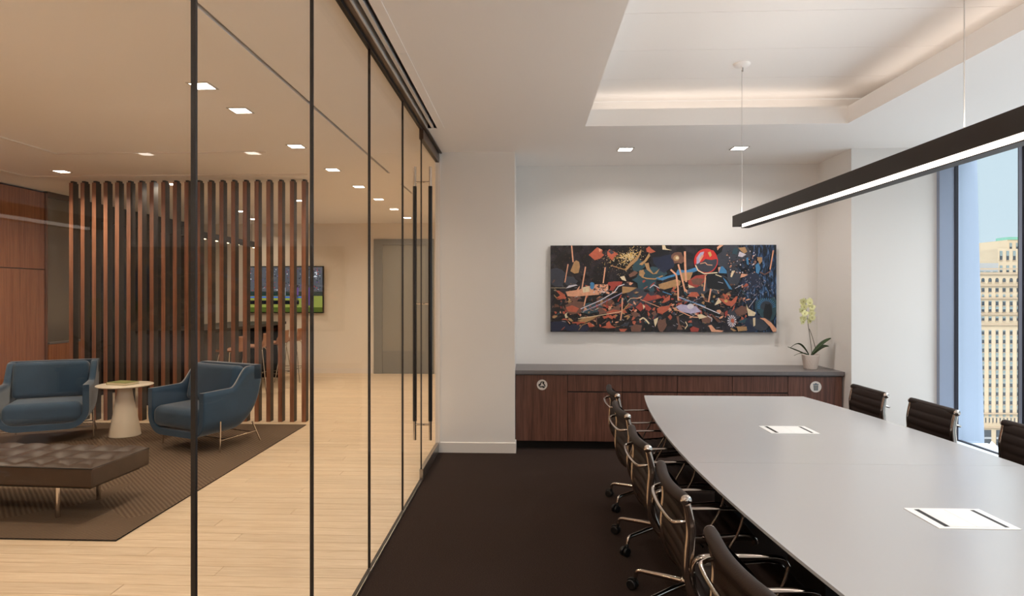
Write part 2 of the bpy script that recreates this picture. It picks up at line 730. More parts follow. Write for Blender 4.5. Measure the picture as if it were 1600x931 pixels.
# reception walls
wl = sempty('wall_left')
ZT = CEIL - .03
edges = [(-1.6, 1.2), (1.2, 3.6), (3.6, 6.1), (6.1, 8.62)]
for i, (a, b) in enumerate(edges):
    boxo('panel', 'walnut_wall', (LX - .085, LX, a + .004, b - .004, 0.08, 1.94), wl)
    boxo('panel', 'walnut_wall', (LX - .085, LX, a + .004, b - .004, 1.952, ZT), wl)
struct(boxo('wall_left_core', 'black_plastic', (LX - .2, LX - .085, YB, FAR, 0, CEIL)))
boxo('frame', 'walnut', (LX - .06, LX + .012, 8.62, 8.66, 0, ZT), wl)
boxo('glazed_panel', 'grey_glass', (LX - .08, LX - .02, 8.66, 9.35, .93, ZT - .05), wl)
boxo('head_trim', 'bronze_metal', (LX - .05, LX + .01, 8.66, 9.34, ZT - .05, CEIL), wl)
struct(boxo('wall_far', 'reception_paint', (LX - .3, GX + .4, FAR, FAR + .12, 0, CEIL + .3)))
struct(boxo('wall_corridor', 'reception_paint', (GX - .0, GX + .12, YN + .12, FAR, 0, CEIL + .3)))
bf = MB()
bf.box(LX, -3.12, FAR - .014, FAR, 0, .10)
bf.box(-1.86, GX, FAR - .014, FAR, 0, .10)
struct(bf.build('baseboard_far', 'trim_paint'))

# ceiling with coffer above the table
cx0, cx1, cy0, cy1 = .50, 2.70, .90, 5.51
S = .34
HI = 3.35
cm = MB()
xs = (GX, cx0, cx1, WX + .3)


def slab(x0, x1, y0, y1, z0=CEIL, z1=3.185):
    cm.box(x0, x1, y0, y1, z0, z1)


slot0, slot1 = -.895, -.775       # recess next to the glass
YS = 5.51
slab(slot1, cx0, YB, YN + .12)
slab(GX, slot1, YS, YN + .12)
slab(cx1, WX + .3, YB, YN + .12)
slab(cx0, cx1, YB, cy0)
slab(cx0, cx1, cy1, YN + .12)
ce = struct(cm.build('ceiling', 'ceiling_paint'))
hm = MB()
hx0, hx1, hy0, hy1 = cx0 - S, cx1 + S, cy0 - S, cy1 + S
hm.box(hx0 - .02, hx0, hy0, hy1, 3.185, HI)
hm.box(hx1, hx1 + .02, hy0, hy1, 3.185, HI)
hm.box(hx0 - .02, hx1 + .02, hy0 - .02, hy0, 3.185, HI)
hm.box(hx0 - .02, hx1 + .02, hy1, hy1 + .02, 3.185, HI)
hm.box(hx0 - .02, hx1 + .02, hy0 - .02, hy1 + .02, HI + .012, HI + .05)
hm.build('coffer', 'ceiling_paint', ce)
y = hy1
while y > hy0 + .01:
    y2 = max(hy0, y - .615) if y < hy1 else 5.25
    boxo('ceiling_panel', 'ceiling_paint', (hx0, hx1, y2 + .002, y - .002, HI, HI + .012), ce)
    y = y2
# reception ceiling
rc = MB()
rc.box(LX - .2, -1.65, YB, FAR, CEIL, CEIL + .1)
rc.box(-1.62, GX, YB, FAR, CEIL, CEIL + .1)
rc.box(-1.65, -1.62, 7.54, 8.26, CEIL, CEIL + .1)
rc.box(-1.65, -1.62, 9.06, FAR, CEIL, CEIL + .1)
rco = struct(rc.build('ceiling_reception', 'ceiling_paint'))
boxo('slot_diffuser', 'dark_seal', (-1.65, -1.62, YB, 9.06, CEIL + .03, CEIL + .04), rco)
# shallow nested ceiling trays, edges catching the light
tr = MB()
for (x, ye, wv) in ((-6.06, 7.55, .03), (-4.78, 6.34, .026)):
    tr.box(x - wv, x, YB, ye, CEIL - .012, CEIL)
    tr.box(x, -2.62, ye - wv, ye, CEIL - .012, CEIL)
tr.build('ceiling_reveal', 'trim_paint', rco)

# recess with sliding track beside the glass
rec = sempty('trim_1', (0, 0, 0))
rec.name = 'trim_ceiling_recess'
boxo('recess_liner', 'dark_seal', (GX, slot1 + .002, YB, YS, CEIL + .09, CEIL + .1), rec)
boxo('recess_side', 'black_metal', (slot1 - .004, slot1, YB, YS, CEIL - .001, CEIL + .09), rec)
boxo('recess_end', 'rail_white', (GX, slot1, YS, YS + .004, CEIL, CEIL + .09), rec)
boxo('track', 'rail_white', (-.822, -.800, YB, YS - .02, CEIL - .006, CEIL + .05), rec)
boxo('track', 'rail_white', (-.862, -.852, YB, YS - .02, CEIL - .012, CEIL + .05), rec)
for (a, b) in ((YB, 1.4), (1.403, 3.77), (3.773, YS + .01)):
    boxo('access_flange', 'ceiling_paint', (slot1 + .002, -.712, a, b, CEIL - .004, CEIL), rec)

# glass partition
gp = sempty('wall_glass')
gp.name = 'wall_glass'
joints = [-1.29, -.29, .70, 1.705, 2.66, 3.645, 4.633, 5.454]
GT = .006
for a, b in zip(joints[:-1], joints[1:]):
    boxo('glass_panel', 'partition_glass', (GX - GT, GX + GT, a + .005, b - .005, .03, CEIL - .03), gp)
for j in joints[1:-1]:
    jo = boxo('glass_joint', 'dark_seal', (GX - GT * 1.1, GX + GT * 1.1, j - .0055, j + .0055, .03, CEIL - .03), gp)
boxo('floor_channel', 'dark_seal', (GX - .014, GX + .008, YB, 5.45, -.01, .016), gp)
boxo('channel_lip', 'steel_rail', (GX + .008, GX + .012, YB, 5.45, -.01, .018), gp)
boxo('head_channel', 'bronze_metal', (GX - .02, GX + .045, YB, YC, CEIL - .012, CEIL + .1), gp)
boxo('head_seal', 'dark_seal', (GX - .012, GX + .012, YB, 5.45, CEIL - .030, CEIL - .012), gp)
boxo('wall_jamb', 'trim_paint', (GX - .02, GX + .03, YC - .012, YC + .002, 0, CEIL - .012), gp)
# glass door with rails and ladder pull
dr = sempty('door_1')
boxo('door_glass', 'partition_glass', (GX - GT, GX + GT, 5.462, 6.435, .10, 2.935), dr)
boxo('bottom_rail', 'steel_rail', (GX - .016, GX + .016, 5.462, 6.44, .008, .10), dr)
boxo('top_rail', 'bronze_metal', (GX - .018, GX + .018, 5.462, 6.44, 2.935, 3.022), dr)
boxo('door_edge', 'dark_seal', (GX - GT, GX + GT, 5.456, 5.462, .10, 2.935), dr)
for sx in (-1, 1):
    hx = GX + sx * .068
    mb = MB()
    mb.tube([(hx, 5.53, .335), (hx, 5.53, 2.71)], .0135, 14)
    h = mb.build('pull_handle', 'chrome', dr)
    mb = MB()
    mb.tube([(hx, 5.53, .50), (hx, 5.53, 2.54)], .0175, 14)
    mb.build('grip_sleeve', 'black_grip', h)
for z in (.47, 1.52, 2.575):
    mb = MB()
    mb.tube([(GX - .068, 5.53, z), (GX + .068, 5.53, z)], .009, 12)
    mb.build('handle_post', 'chrome', dr)

# far grey doorway
d2 = sempty('door_2')
fx0, fx1, fz = -3.09, -1.87, 2.72
for b in ((fx0, fx0 + .17, 0, fz), (fx1 - .17, fx1, 0, fz), (fx0 + .17, fx1 - .17, fz - .12, fz)):
    boxo('door_frame', 'door_grey', (b[0], b[1], FAR - .04, FAR, b[2], b[3]), d2)
boxo('door_panel', 'door_grey', (fx0 + .17, fx1 - .17, FAR - .02, FAR, 0, .46), d2)
boxo('door_panel', 'pane_grey', (fx0 + .17, fx1 - .17, FAR - .012, FAR, .46, fz - .12), d2)

# window wall
ww = sempty('wall_right')
boxo('wall_panel', 'sill_paint', (WX + .0, WX + .28, YB, YC - .04, 0, .155), ww)
boxo('ledge', 'sill_paint', (WX - .16, WX + .02, YB, YC - .042, .150, .175), ww)
boxo('wall_panel', 'sill_paint', (WX - .15, WX - .13, YB, YC - .042, 0, .150), ww)
boxo('wall_panel', 'ceiling_paint', (WX + .0, WX + .28, YB, YC + .7, CEIL - .02, CEIL + .2), ww)
w1 = sempty('window_1')
ZS, ZH = .175, CEIL - .02
boxo('jamb', 'window_frame', (WX - .172, WX - .140, YC - .045, YC + .05, 0, CEIL), w1)
boxo('jamb', 'window_frame', (WX - .134, WX - .026, YC - .035, YC + .05, 0, CEIL), w1)
boxo('jamb', 'black_metal', (WX - .140, WX - .134, YC - .030, YC + .05, 0, CEIL), w1)
boxo('jamb', 'window_frame_dark', (WX - .026, WX + .006, YC - .045, YC + .05, ZS, ZH), w1)
mull = [YC - .04, 5.565, 4.02, 2.47, .92, -.63, -1.58]
for i, yv in enumerate(mull[1:]):
    boxo('mullion', 'window_frame_dark', (WX - .04, WX + .11, yv - .035, yv + .035, ZS, ZH), w1)
    boxo('mullion_cap', 'window_frame', (WX - .05, WX - .04, yv - .012, yv + .012, ZS, ZH), w1)
for a, b in zip(mull[1:], mull[:-1]):
    boxo('pane', 'window_glass', (WX + .012, WX + .022, a + .035, b - (.0 if b == mull[0] else .035), ZS, ZH), w1)
boxo('sill_bar', 'window_frame_dark', (WX + .004, WX + .03, -1.58, YC - .045, ZS, ZS + .012), w1)

# exterior pier beside the window
mb = MB()
mb.add([(4.225, 6.62, -2), (4.636, 6.62, -2), (4.494, 6.62, 3.6), (4.225, 6.62, 3.6),
        (4.225, 7.3, -2), (4.636, 7.3, -2), (4.494, 7.3, 3.6), (4.225, 7.3, 3.6)],
       [(0, 1, 2, 3), (5, 4, 7, 6), (1, 5, 6, 2), (4, 0, 3, 7), (3, 2, 6, 7), (0, 4, 5, 1)])
tag(mb.build('facade_pier', 'fin_panel'), 'pale blue tapering pier just outside the window glass', 'pier')

# ------------------------------------------------------------------ ceiling lights
dl = thing('downlight', 'x', 'ceiling light', (0, 0, CEIL), 0)
mb = MB()
mb.box(-.064, .064, -.064, .064, -.004, -.001)
mb.build('lens', 'downlight_glow', dl)
mb = MB()
for b in ((-.078, .078, -.078, -.064), (-.078, .078, .064, .078), (-.078, -.064, -.064, .064), (.064, .078, -.064, .064)):
    mb.box(b[0], b[1], b[2], b[3], -.006, 0)
mb.build('bezel', 'rail_white', dl)
P_DL = 11.5
RECG = 'square downlights along the glass partition'
spots = [(.976, 6.39, 'square downlight over the sideboard, near the left end of the picture', 'c'),
         (2.088, 6.39, 'square downlight over the sideboard, right behind the pendant cable', 'c')]
names = ['second square downlight from the camera in the reception row, largest seen through the glass edge',
         'square downlight in the reception row, third back and just past the dark glass joint',
         'square downlight in the reception row above the last slats of the wooden screen',
         'square downlight in the reception row, first one beyond the second glass joint',
         'square downlight in the reception row, second one beyond the second glass joint',
         'square downlight in the reception row, directly right of the third glass joint',
         'square downlight in the reception row, second to last before the door pull',
         'farthest small square downlight of the reception row, touching the door pull']
for (yy, nm) in zip((4.32, 4.91, 6.12, 7.29, 8.44, 9.58, 10.7, 11.9), names):
    spots.append((-2.235, yy, nm, 'r'))
spots += [(-5.43, 7.25, 'square downlight on the reception ceiling above the left blue armchair', 'r'),
          (-4.60, 8.15, 'small downlight seen between slats just behind the top of the wooden screen', 'r'),
          (-4.95, 10.85, 'downlight over the bar table seen between slats, nearer one', 'r'),
          (-3.5, 9.65, 'downlight seen between the last two slats of the screen', 'r'),
          (-5.2, 12.0, 'downlight close to the far wall above the television side', 'r')]
first = True
for (x, yy, nm, k) in spots:
    if first:
        dl.location = (x, yy, CEIL)
        dl['label'] = nm
        first = False
        o = dl
    else:
        o = dup(dl, (x, yy, CEIL), 0, nm)
    o['group'] = 'square recessed downlights'
    area('downlight_or_fill_lamp', (x, yy, CEIL - .012), .12, .12, P_DL * (.7 if k == 'c' else ((1.7 if x < -5 else .74) if yy < 8 else .64)), NEUT if k == 'c' else WARM, (0, 0, 0), 150)
# added fill lamps without fixtures, behind the camera and beside the frame
for (x, yy, pw, sd) in ((-5.9, 4.6, 2.3, 120), (-5.43, 1.4, 1.1, 150), (-3.8, 1.4, 1.1, 150), (-2.235, 1.4, .9, 150), (-2.235, -.6, .8, 150)):
    area('downlight_or_fill_lamp', (x, yy, CEIL - .012), .12, .12, P_DL * pw, WARM, (0, 0, 0), sd)
for (x, yy) in ((-.2, 1.2), (3.5, 1.0), (-.2, -.8), (3.5, 4.2)):  # same added fill, for the conference room
    area('downlight_or_fill_lamp', (x, yy, CEIL - .012), .12, .12, P_DL * 1.9, NEUT, (0, 0, 0), 170)

# ------------------------------------------------------------------ pendant over the table
PX = 1.63
pd = thing('linear_pendant', 'long black linear pendant light hanging on thin cables over the white table', 'pendant light', (PX, 3.1, 0))
PY0, PY1 = 1.0 - 3.1, 5.06 - 3.1
mb = MB()
mb.box(-.03, .03, PY0, PY1, 2.125, 2.21)
mb.build('housing', 'pendant_black', pd)
mb = MB()
mb.box(-.026, .026, PY0 + .2, PY1 - .21, 2.100, 2.125)
df = mb.build('diffuser', 'pendant_glow', pd)
mb = MB()
mb.box(-.028, .028, PY0 + .19, PY1 - .2, 2.096, 2.100)
mb.box(-.028, .028, PY1 - .21, PY1 - .205, 2.096, 2.125)
mb.build('diffuser_tray', 'pendant_black', pd)
for yy in (4.93 - 3.1, 2.46 - 3.1):
    mb = MB()
    mb.tube([(0, yy, 2.21), (0, yy, HI - .02)], .0022, 6)
    cb = mb.build('cable', 'rail_white', pd)
    mb = MB()
    mb.lathe([(0, HI - .018), (.055, HI - .018), (.062, HI - .006), (.062, HI)], 0, yy, 28)
    mb.tube([(0, yy, HI - .05), (0, yy, HI - .012)], .006, 10)
    mb.build('canopy', 'ceiling_paint', pd)
    mb = MB()
    mb.tube([(.004, yy, HI - .06), (.004, yy, HI - .03)], .007, 10)
    mb.build('cable_gripper', 'steel_rail', cb)
area('pendant_lamp', (PX, 3.1, 2.09), .05, 3.7, 6, NEUT, (0, 0, 0), 160)
area('coffer_fill_lamp', (PX, 3.1, 2.225), .05, 3.7, 8, NEUT, (PI, 0, 0), 170)  # added upward fill to brighten the coffer, not a lamp of the pendant

# ------------------------------------------------------------------ sideboard in the niche
sb = thing('credenza', 'dark walnut built-in credenza filling the wall niche below the painting', 'cabinet', (0, 0, 0))
FY = 6.62
boxo('carcass', 'walnut', (-.118, 3.19, FY + .02, YN - .004, .085, .774), sb)
boxo('toe_kick', 'black_metal', (-.118, 3.19, FY + .07, FY + .09, 0, .085), sb)
boxo('finger_channel', 'dark_seal', (-.118, 3.19, FY + .012, FY + .02, .085, .774), sb)
divs = [-.118, .421, .979, 1.539, 2.096, 2.649, 3.19]
g = .0032
doors = []
for i in range(6):
    a, b = divs[i] + g, divs[i + 1] - g
    if i in (0, 5):
        doors.append(boxo('door', 'walnut', (a, b, FY, FY + .012, .09, .768), sb))
    else:
        boxo('drawer', 'walnut', (a, b, FY, FY + .012, .604, .768), sb)
        doors.append(boxo('door', 'walnut', (a, b, FY, FY + .012, .09, .591), sb))


def disc(mb, cx, cz, r, y0, y1, mi, n=36):
    mb.prism([(cx + r * math.cos(2 * PI * k / n), cz + r * math.sin(2 * PI * k / n)) for k in range(n)], y0, y1, 'y', mi)


# recycling emblem: three folded arrows
mb = MB()
ex, ez = .158, .668
disc(mb, ex, ez, .054, FY - .004, FY, 0)
for k in range(3):
    a = 2 * PI * k / 3

    def R(p):
        u, v = p
        return (ex + u * math.cos(a) - v * math.sin(a), ez + u * math.sin(a) + v * math.cos(a))
    mb.prism([R(p) for p in ((-.026, .006), (-.014, .030), (-.004, .036), (.004, .036), (-.010, .012), (-.013, .000))], FY - .0052, FY - .004, 'y', 1)
    mb.prism([R(p) for p in ((.002, .036), (.016, .036), (.020, .028), (.026, .031), (.018, .010), (-.002, .016), (.005, .020))], FY - .0052, FY - .004, 'y', 1)
mb.build('recycling_emblem', ['sign_white', 'sign_black'], doors[0])['label'] = 'round white disc with black three-arrow recycling symbol'
# litter bin emblem
mb = MB()
ex, ez = 2.925, .664
disc(mb, ex, ez, .056, FY - .004, FY, 0)
for pts in (((-.027, .022), (.027, .022), (.027, .030), (.010, .031), (.006, .037), (-.006, .037), (-.010, .031), (-.027, .030)),
            ((-.024, .019), (-.019, .019), (-.015, -.036), (-.020, -.036)),
            ((.019, .019), (.024, .019), (.020, -.036), (.015, -.036)),
            ((-.020, -.036), (.020, -.036), (.020, -.031), (-.020, -.031)),
            ((-.009, .016), (-.006, .016), (-.006, -.028), (-.009, -.028)),
            ((.006, .016), (.009, .016), (.009, -.028), (.006, -.028))):
    mb.prism([(ex + u, ez + v) for u, v in pts], FY - .0052, FY - .004, 'y', 1)
mb.prism([(ex + u, ez + v) for u, v in ((-.019, .019), (.019, .019), (.015, -.031), (-.015, -.031))], FY - .0048, FY - .004, 'y', 2)
mb.build('waste_emblem', ['sign_white', 'sign_blue', 'pane_grey'], doors[5])['label'] = 'round white disc with grey litter bin symbol'
ct = MB()
ct.box(-.118, 3.198, 6.585, YN - .003, .786, .82)
ct.box(-.118, 3.198, 6.60, YN - .003, .7745, .786)
tag(ct.build('countertop', 'counter_stone'), 'long grey stone worktop lying on the walnut credenza', 'countertop')

# ------------------------------------------------------------------ painting
AX0, AX1, AZ0, AZ1 = .265, 2.735, 1.185, 2.145
AY = YN - .055
art = thing('painting', 'wide unframed abstract collage painting in black, orange and blue on the back wall', 'painting', (0, 0, 0))
# printed ground: black on the left, blue streaks on the right, gold sparks near the centre left
pm = D.materials.new('painted_ground')
pm.use_nodes = True
nt = pm.node_tree
pb = nt.nodes['Principled BSDF']
pb.inputs['Roughness'].default_value = .25
co = nt.nodes.new('ShaderNodeTexCoord')
sp = nt.nodes.new('ShaderNodeSeparateXYZ')
nt.links.new(co.outputs['Object'], sp.inputs[0])
mr = nt.nodes.new('ShaderNodeMapRange')
mr.inputs['From Min'].default_value = 2.25
mr.inputs['From Max'].default_value = 2.6
nt.links.new(sp.outputs['X'], mr.inputs[0])
mp = nt.nodes.new('ShaderNodeMapping')
mp.inputs['Scale'].default_value = (1, 1, .3)
nt.links.new(co.outputs['Object'], mp.inputs[0])
ns = nt.nodes.new('ShaderNodeTexNoise')
ns.inputs['Scale'].default_value = 34
ns.inputs['Detail'].default_value = 3
ns.inputs['Distortion'].default_value = 1.2
nt.links.new(mp.outputs[0], ns.inputs['Vector'])
cr = nt.nodes.new('ShaderNodeValToRGB')
e = cr.color_ramp.elements
e[0].position = .40
e[0].color = (*lin((14, 16, 26)), 1)
e[1].position = .68
e[1].color = (*lin((92, 128, 176)), 1)
k = e.new(.55)
k.color = (*lin((30, 48, 78)), 1)
nt.links.new(ns.outputs['Fac'], cr.inputs[0])
ns2 = nt.nodes.new('ShaderNodeTexNoise')
ns2.inputs['Scale'].default_value = 9
ns2.inputs['Detail'].default_value = 4
nt.links.new(co.outputs['Object'], ns2.inputs['Vector'])
cr2 = nt.nodes.new('ShaderNodeValToRGB')
e = cr2.color_ramp.elements
e[0].position = .45
e[0].color = (*lin((22, 16, 16)), 1)
e[1].position = .7
e[1].color = (*lin((52, 44, 50)), 1)
nt.links.new(ns2.outputs['Fac'], cr2.inputs[0])
mx = nt.nodes.new('ShaderNodeMix')
mx.data_type = 'RGBA'
nt.links.new(mr.outputs[0], mx.inputs[0])
nt.links.new(cr2.outputs[0], mx.inputs[6])
nt.links.new(cr.outputs[0], mx.inputs[7])
nt.links.new(mx.outputs[2], pb.inputs['Base Color'])
MATS['painted_ground'] = pm
boxo('canvas', 'painted_ground', (AX0, AX1, AY, YN - .003, AZ0, AZ1), art)

ART = {'or': (186, 94, 68), 'rd': (164, 66, 54), 'pk': (226, 164, 130), 'ta': (176, 136, 92), 'cr': (226, 206, 170),
       'br': (104, 66, 50), 'sl': (58, 60, 70), 'bl': (70, 130, 176), 'te': (44, 74, 84), 'wh': (214, 206, 214),
       'li': (180, 170, 196), 'bk': (20, 18, 22), 'go': (206, 170, 100), 'nv': (32, 38, 62), 'ms': (116, 80, 66), 'sc': (210, 48, 40)}
for kx, c in ART.items():
    mat('paint_' + kx, c, .35, var=.12, vscale=40)
KEYS = list(ART)
pc = MB()
layer = [0]


def uvA(x, y):
    return (850 + x / 6.205, 375 + y / 6.205)


def uvB(x, y):
    return (1030 + x / 6.205, 375 + y / 6.205)


def put(pts, key, conv=uvA):
    layer[0] += 1
    yy = AY - .0002 - layer[0] * .000006
    q = []
    for p in pts:
        u, v = conv(*p)
        X = AX0 + (u - 860.5) / 359.3 * (AX1 - AX0)
        Z = AZ1 - (v - 384.3) / 133.3 * (AZ1 - AZ0)
        X = min(max(X, AX0 + .002), AX1 - .002)
        Z = min(max(Z, AZ0 + .002), AZ1 - .002)
        q.append((X, yy, Z))
    pc.add(q, [tuple(range(len(q)))], KEYS.index(key))


def blob(cx, cy, rx, ry, key, conv=uvA, n=12, jag=.25, rot=0):
    pts = []
    for k in range(n):
        a = 2 * PI * k / n
        r = 1 + random.uniform(-jag, jag)
        u, v = rx * r * math.cos(a), ry * r * math.sin(a)
        pts.append((cx + u * math.cos(rot) - v * math.sin(rot), cy + u * math.sin(rot) + v * math.cos(rot)))
    put(pts, key, conv)


def stroke(pts, w, key, conv=uvA):
    for (x0, y0), (x1, y1) in zip(pts[:-1], pts[1:]):
        L = math.hypot(x1 - x0, y1 - y0) or 1
        nx, ny = -(y1 - y0) / L * w / 2, (x1 - x0) / L * w / 2
        put([(x0 + nx, y0 + ny), (x1 + nx, y1 + ny), (x1 - nx, y1 - ny), (x0 - nx, y0 - ny)], key, conv)


rnd = random.Random(11)
# fine star field on the left, gold sparks
for _ in range(520):
    x, y = rnd.uniform(75, 1100), rnd.uniform(65, 400)
    s = rnd.uniform(1.0, 2.2)
    put([(x - s, y), (x, y - s), (x + s, y), (x, y + s)], rnd.choice(('ta', 'br', 'br')))
for _ in range(520):
    a, d = rnd.uniform(0, 2 * PI), abs(rnd.gauss(0, 1))
    x, y = 850 - 95 * d * abs(math.cos(a)) * (1 if math.cos(a) > 0 else 1.9) * (1 if math.cos(a) < 0 else -1), 160 + 70 * d * math.sin(a) + 40 * d * (math.cos(a) < 0)
    if 480 < x < 1010 and 65 < y < 400:
        s = max(1.6, 6.5 - 2 * d)
        blob(x, y, s, s * .8, rnd.choice(('go', 'go', 'cr')), n=5, jag=.3)
# dull background masses
blob(120, 375, 90, 85, 'sl')
blob(265, 400, 60, 45, 'sl')
for (x, y, rx, ry, kk) in ((1150, 180, 120, 100, 'bk'), (150, 830, 110, 60, 'nv'), (330, 850, 120, 45, 'nv'), (880, 620, 60, 45, 'nv'),
                           (960, 560, 160, 120, 'sl'), (1080, 330, 120, 60, 'te'), (1010, 390, 130, 80, 'te'), (940, 250, 70, 60, 'te'),
                           (620, 600, 90, 50, 'br'), (160, 640, 90, 90, 'bk'), (450, 660, 120, 60, 'te')):
    blob(x, y, rx, ry, kk, jag=.3)
for (x, y, rx, ry, kk) in ((80, 230, 110, 90, 'nv'), (720, 170, 120, 120, 'sl'), (860, 150, 70, 70, 'sl'), (760, 350, 70, 100, 'sl'),
                           (600, 420, 150, 90, 'sl'), (400, 470, 110, 60, 'sl'), (930, 400, 110, 90, 'nv'), (1090, 660, 110, 110, 'te'),
                           (960, 800, 110, 80, 'nv'), (760, 720, 70, 60, 'sl'), (1080, 620, 60, 60, 'sl'), (1090, 700, 40, 90, 'bk'),
                           (1020, 800, 100, 60, 'sl')):
    blob(x, y, rx, ry, kk, uvB, jag=.25)
# scatter of leaf and shard shapes
for _ in range(520):
    conv = rnd.choice((uvA, uvB))
    x = rnd.uniform(80, 1170)
    y = 640 + rnd.gauss(0, 120) - (40 if conv is uvB else 0)
    if conv is uvB and x > 900:
        continue
    if 400 < y < 875:
        kk = rnd.choice(('or', 'or', 'rd', 'pk', 'ms', 'ms', 'br', 'te', 'bk', 'sl', 'ta', 'bk'))
        blob(x, y, rnd.uniform(5, 32), rnd.uniform(4, 17), kk, conv, n=rnd.choice((5, 6, 7, 9)), jag=.55, rot=rnd.uniform(-1.2, 1.2))
for _ in range(170):
    conv = rnd.choice((uvA, uvB))
    x, y = rnd.uniform(90, 1100), rnd.uniform(420, 860)
    if conv is uvB and x > 850:
        continue
    a = rnd.uniform(-.6, .6)
    l_ = rnd.uniform(14, 50)
    stroke([(x, y), (x + l_ * math.cos(a), y + l_ * math.sin(a))], rnd.uniform(1.5, 4), rnd.choice(('cr', 'wh', 'pk', 'li', 'ta', 'bk', 'sl')), conv)
# left half, read off one by one
put([(445, 150), (480, 120), (530, 75), (585, 105), (575, 130), (600, 150), (560, 185), (505, 200), (470, 170)], 'or')
put([(545, 85), (580, 100), (550, 125)], 'pk')
put([(630, 120), (650, 95), (700, 120), (740, 140), (700, 170), (680, 205), (650, 175), (630, 150)], 'or')
put([(640, 115), (670, 100), (700, 130), (670, 145)], 'sl')
put([(262, 305), (300, 215), (320, 200), (350, 215), (358, 260), (345, 320), (305, 328)], 'ta')
stroke([(275, 58), (290, 218)], 13, 'pk')
stroke([(240, 237), (208, 412)], 11, 'pk')
stroke([(414, 262), (375, 490)], 13, 'pk')
stroke([(610, 268), (590, 420)], 12, 'pk')
stroke([(425, 525), (398, 640)], 12, 'pk')
stroke([(70, 464), (215, 464)], 3, 'cr')
put([(215, 470), (250, 440), (320, 432), (335, 440), (260, 460)], 'wh')
put([(215, 500), (350, 480), (440, 450), (520, 430), (640, 430), (640, 500), (540, 530), (330, 545), (235, 545)], 'pk')
put([(380, 460), (450, 445), (455, 500), (390, 510)], 'cr')
for _ in range(46):
    blob(rnd.uniform(480, 640), rnd.uniform(425, 520), 9, 6, rnd.choice(('bk', 'wh', 'br', 'sl')), n=5, jag=.4)
put([(640, 410), (700, 402), (780, 405), (775, 430), (720, 450), (690, 490), (650, 490), (665, 450), (630, 430)], 'rd')
blob(480, 440, 22, 34, 'bl')
put([(118, 490), (150, 490), (210, 530), (212, 565), (170, 570), (120, 560), (160, 535)], 'or')
blob(295, 575, 38, 24, 'ms')
put([(210, 630), (300, 590), (400, 600), (370, 700), (280, 720), (230, 700)], 'ms')
put([(215, 650), (280, 630), (350, 660), (320, 700), (240, 690)], 'or')
put([(205, 720), (235, 695), (225, 725), (240, 745), (215, 755)], 'cr')
stroke([(365, 665), (560, 585), (700, 505), (740, 450), (800, 430)], 9, 'wh')
stroke([(390, 690), (560, 620), (780, 510)], 7, 'li')
put([(778, 450), (925, 462), (850, 505), (778, 520)], 'ta')
put([(800, 290), (850, 230), (930, 160), (965, 95), (968, 125), (930, 200), (860, 260), (815, 305)], 'ta')
put([(945, 240), (1000, 200), (1045, 130), (1055, 160), (1020, 210), (975, 250)], 'ta')
put([(1015, 90), (1045, 68), (1070, 95), (1110, 120), (1060, 135), (1020, 120)], 'or')
put([(1000, 230), (1040, 225), (1050, 280), (1090, 330), (1150, 280), (1120, 330), (1080, 335), (1020, 290)], 'ta')
put([(840, 340), (900, 300), (935, 320), (900, 350), (855, 365)], 'ms')
blob(970, 325, 30, 36, 'ta')
put([(755, 360), (800, 350), (820, 400), (780, 390)], 'cr')
stroke([(970, 360), (1020, 375), (1100, 380), (1180, 350)], 12, 'ta')
stroke([(665, 250), (800, 290)], 8, 'ta')
put([(970, 590), (1000, 555), (1030, 515), (1060, 540), (1140, 530), (1180, 560), (1100, 575), (1040, 590)], 'rd')
put([(620, 590), (640, 580), (625, 620), (660, 650), (620, 660)], 'rd')
put([(640, 640), (680, 640), (660, 665)], 'pk')
stroke([(770, 530), (735, 595)], 12, 'rd')
stroke([(780, 560), (775, 690), (762, 770)], 13, 'pk')
put([(770, 690), (850, 600), (840, 630), (790, 680)], 'ta')
put([(700, 650), (750, 620), (760, 690), (640, 700), (550, 720), (545, 640), (620, 690)], 'ms')
put([(620, 700), (690, 670), (760, 680), (750, 705), (630, 720)], 'or')
put([(330, 780), (430, 740), (540, 730), (480, 770), (400, 800)], 'ta')
stroke([(340, 760), (560, 725), (770, 690)], 6, 'cr')
stroke([(280, 797), (410, 795)], 13, 'or')
stroke([(345, 868), (380, 820), (460, 790)], 6, 'ta')
stroke([(522, 745), (524, 815)], 12, 'ms')
put([(580, 740), (640, 725), (690, 735), (680, 765), (640, 745), (600, 760)], 'or')
put([(430, 800), (470, 800), (495, 835), (450, 840)], 'or')
put([(620, 800), (650, 780), (670, 820), (720, 845), (640, 850), (565, 840), (620, 825)], 'or')
put([(910, 650), (960, 600), (985, 625), (1020, 620), (1070, 660), (1040, 690), (1000, 650), (960, 690)], 'rd')
put([(980, 620), (1005, 640), (990, 670)], 'cr')
put([(860, 700), (910, 690), (960, 720), (900, 750)], 'ms')
put([(1130, 660), (1180, 640), (1180, 720), (1125, 700)], 'rd')
put([(1070, 700), (1110, 680), (1120, 720), (1090, 740)], 'ms')
stroke([(950, 770), (985, 748), (1010, 765), (1045, 805)], 14, 'cr')
put([(1090, 765), (1135, 745), (1125, 790), (1105, 835), (1095, 800)], 'cr')
blob(1160, 810, 30, 55, 'ms')
put([(860, 840), (900, 810), (975, 820), (960, 880), (870, 880)], 'ms')
put([(745, 855), (830, 855), (800, 885), (760, 880)], 'or')
put([(750, 830), (800, 800), (850, 790), (830, 830)], 'sl')
stroke([(830, 600), (860, 565), (960, 560)], 5, 'cr')
stroke([(1050, 465), (1090, 435), (1150, 470)], 8, 'wh')
stroke([(960, 575), (1180, 660)], 6, 'pk')
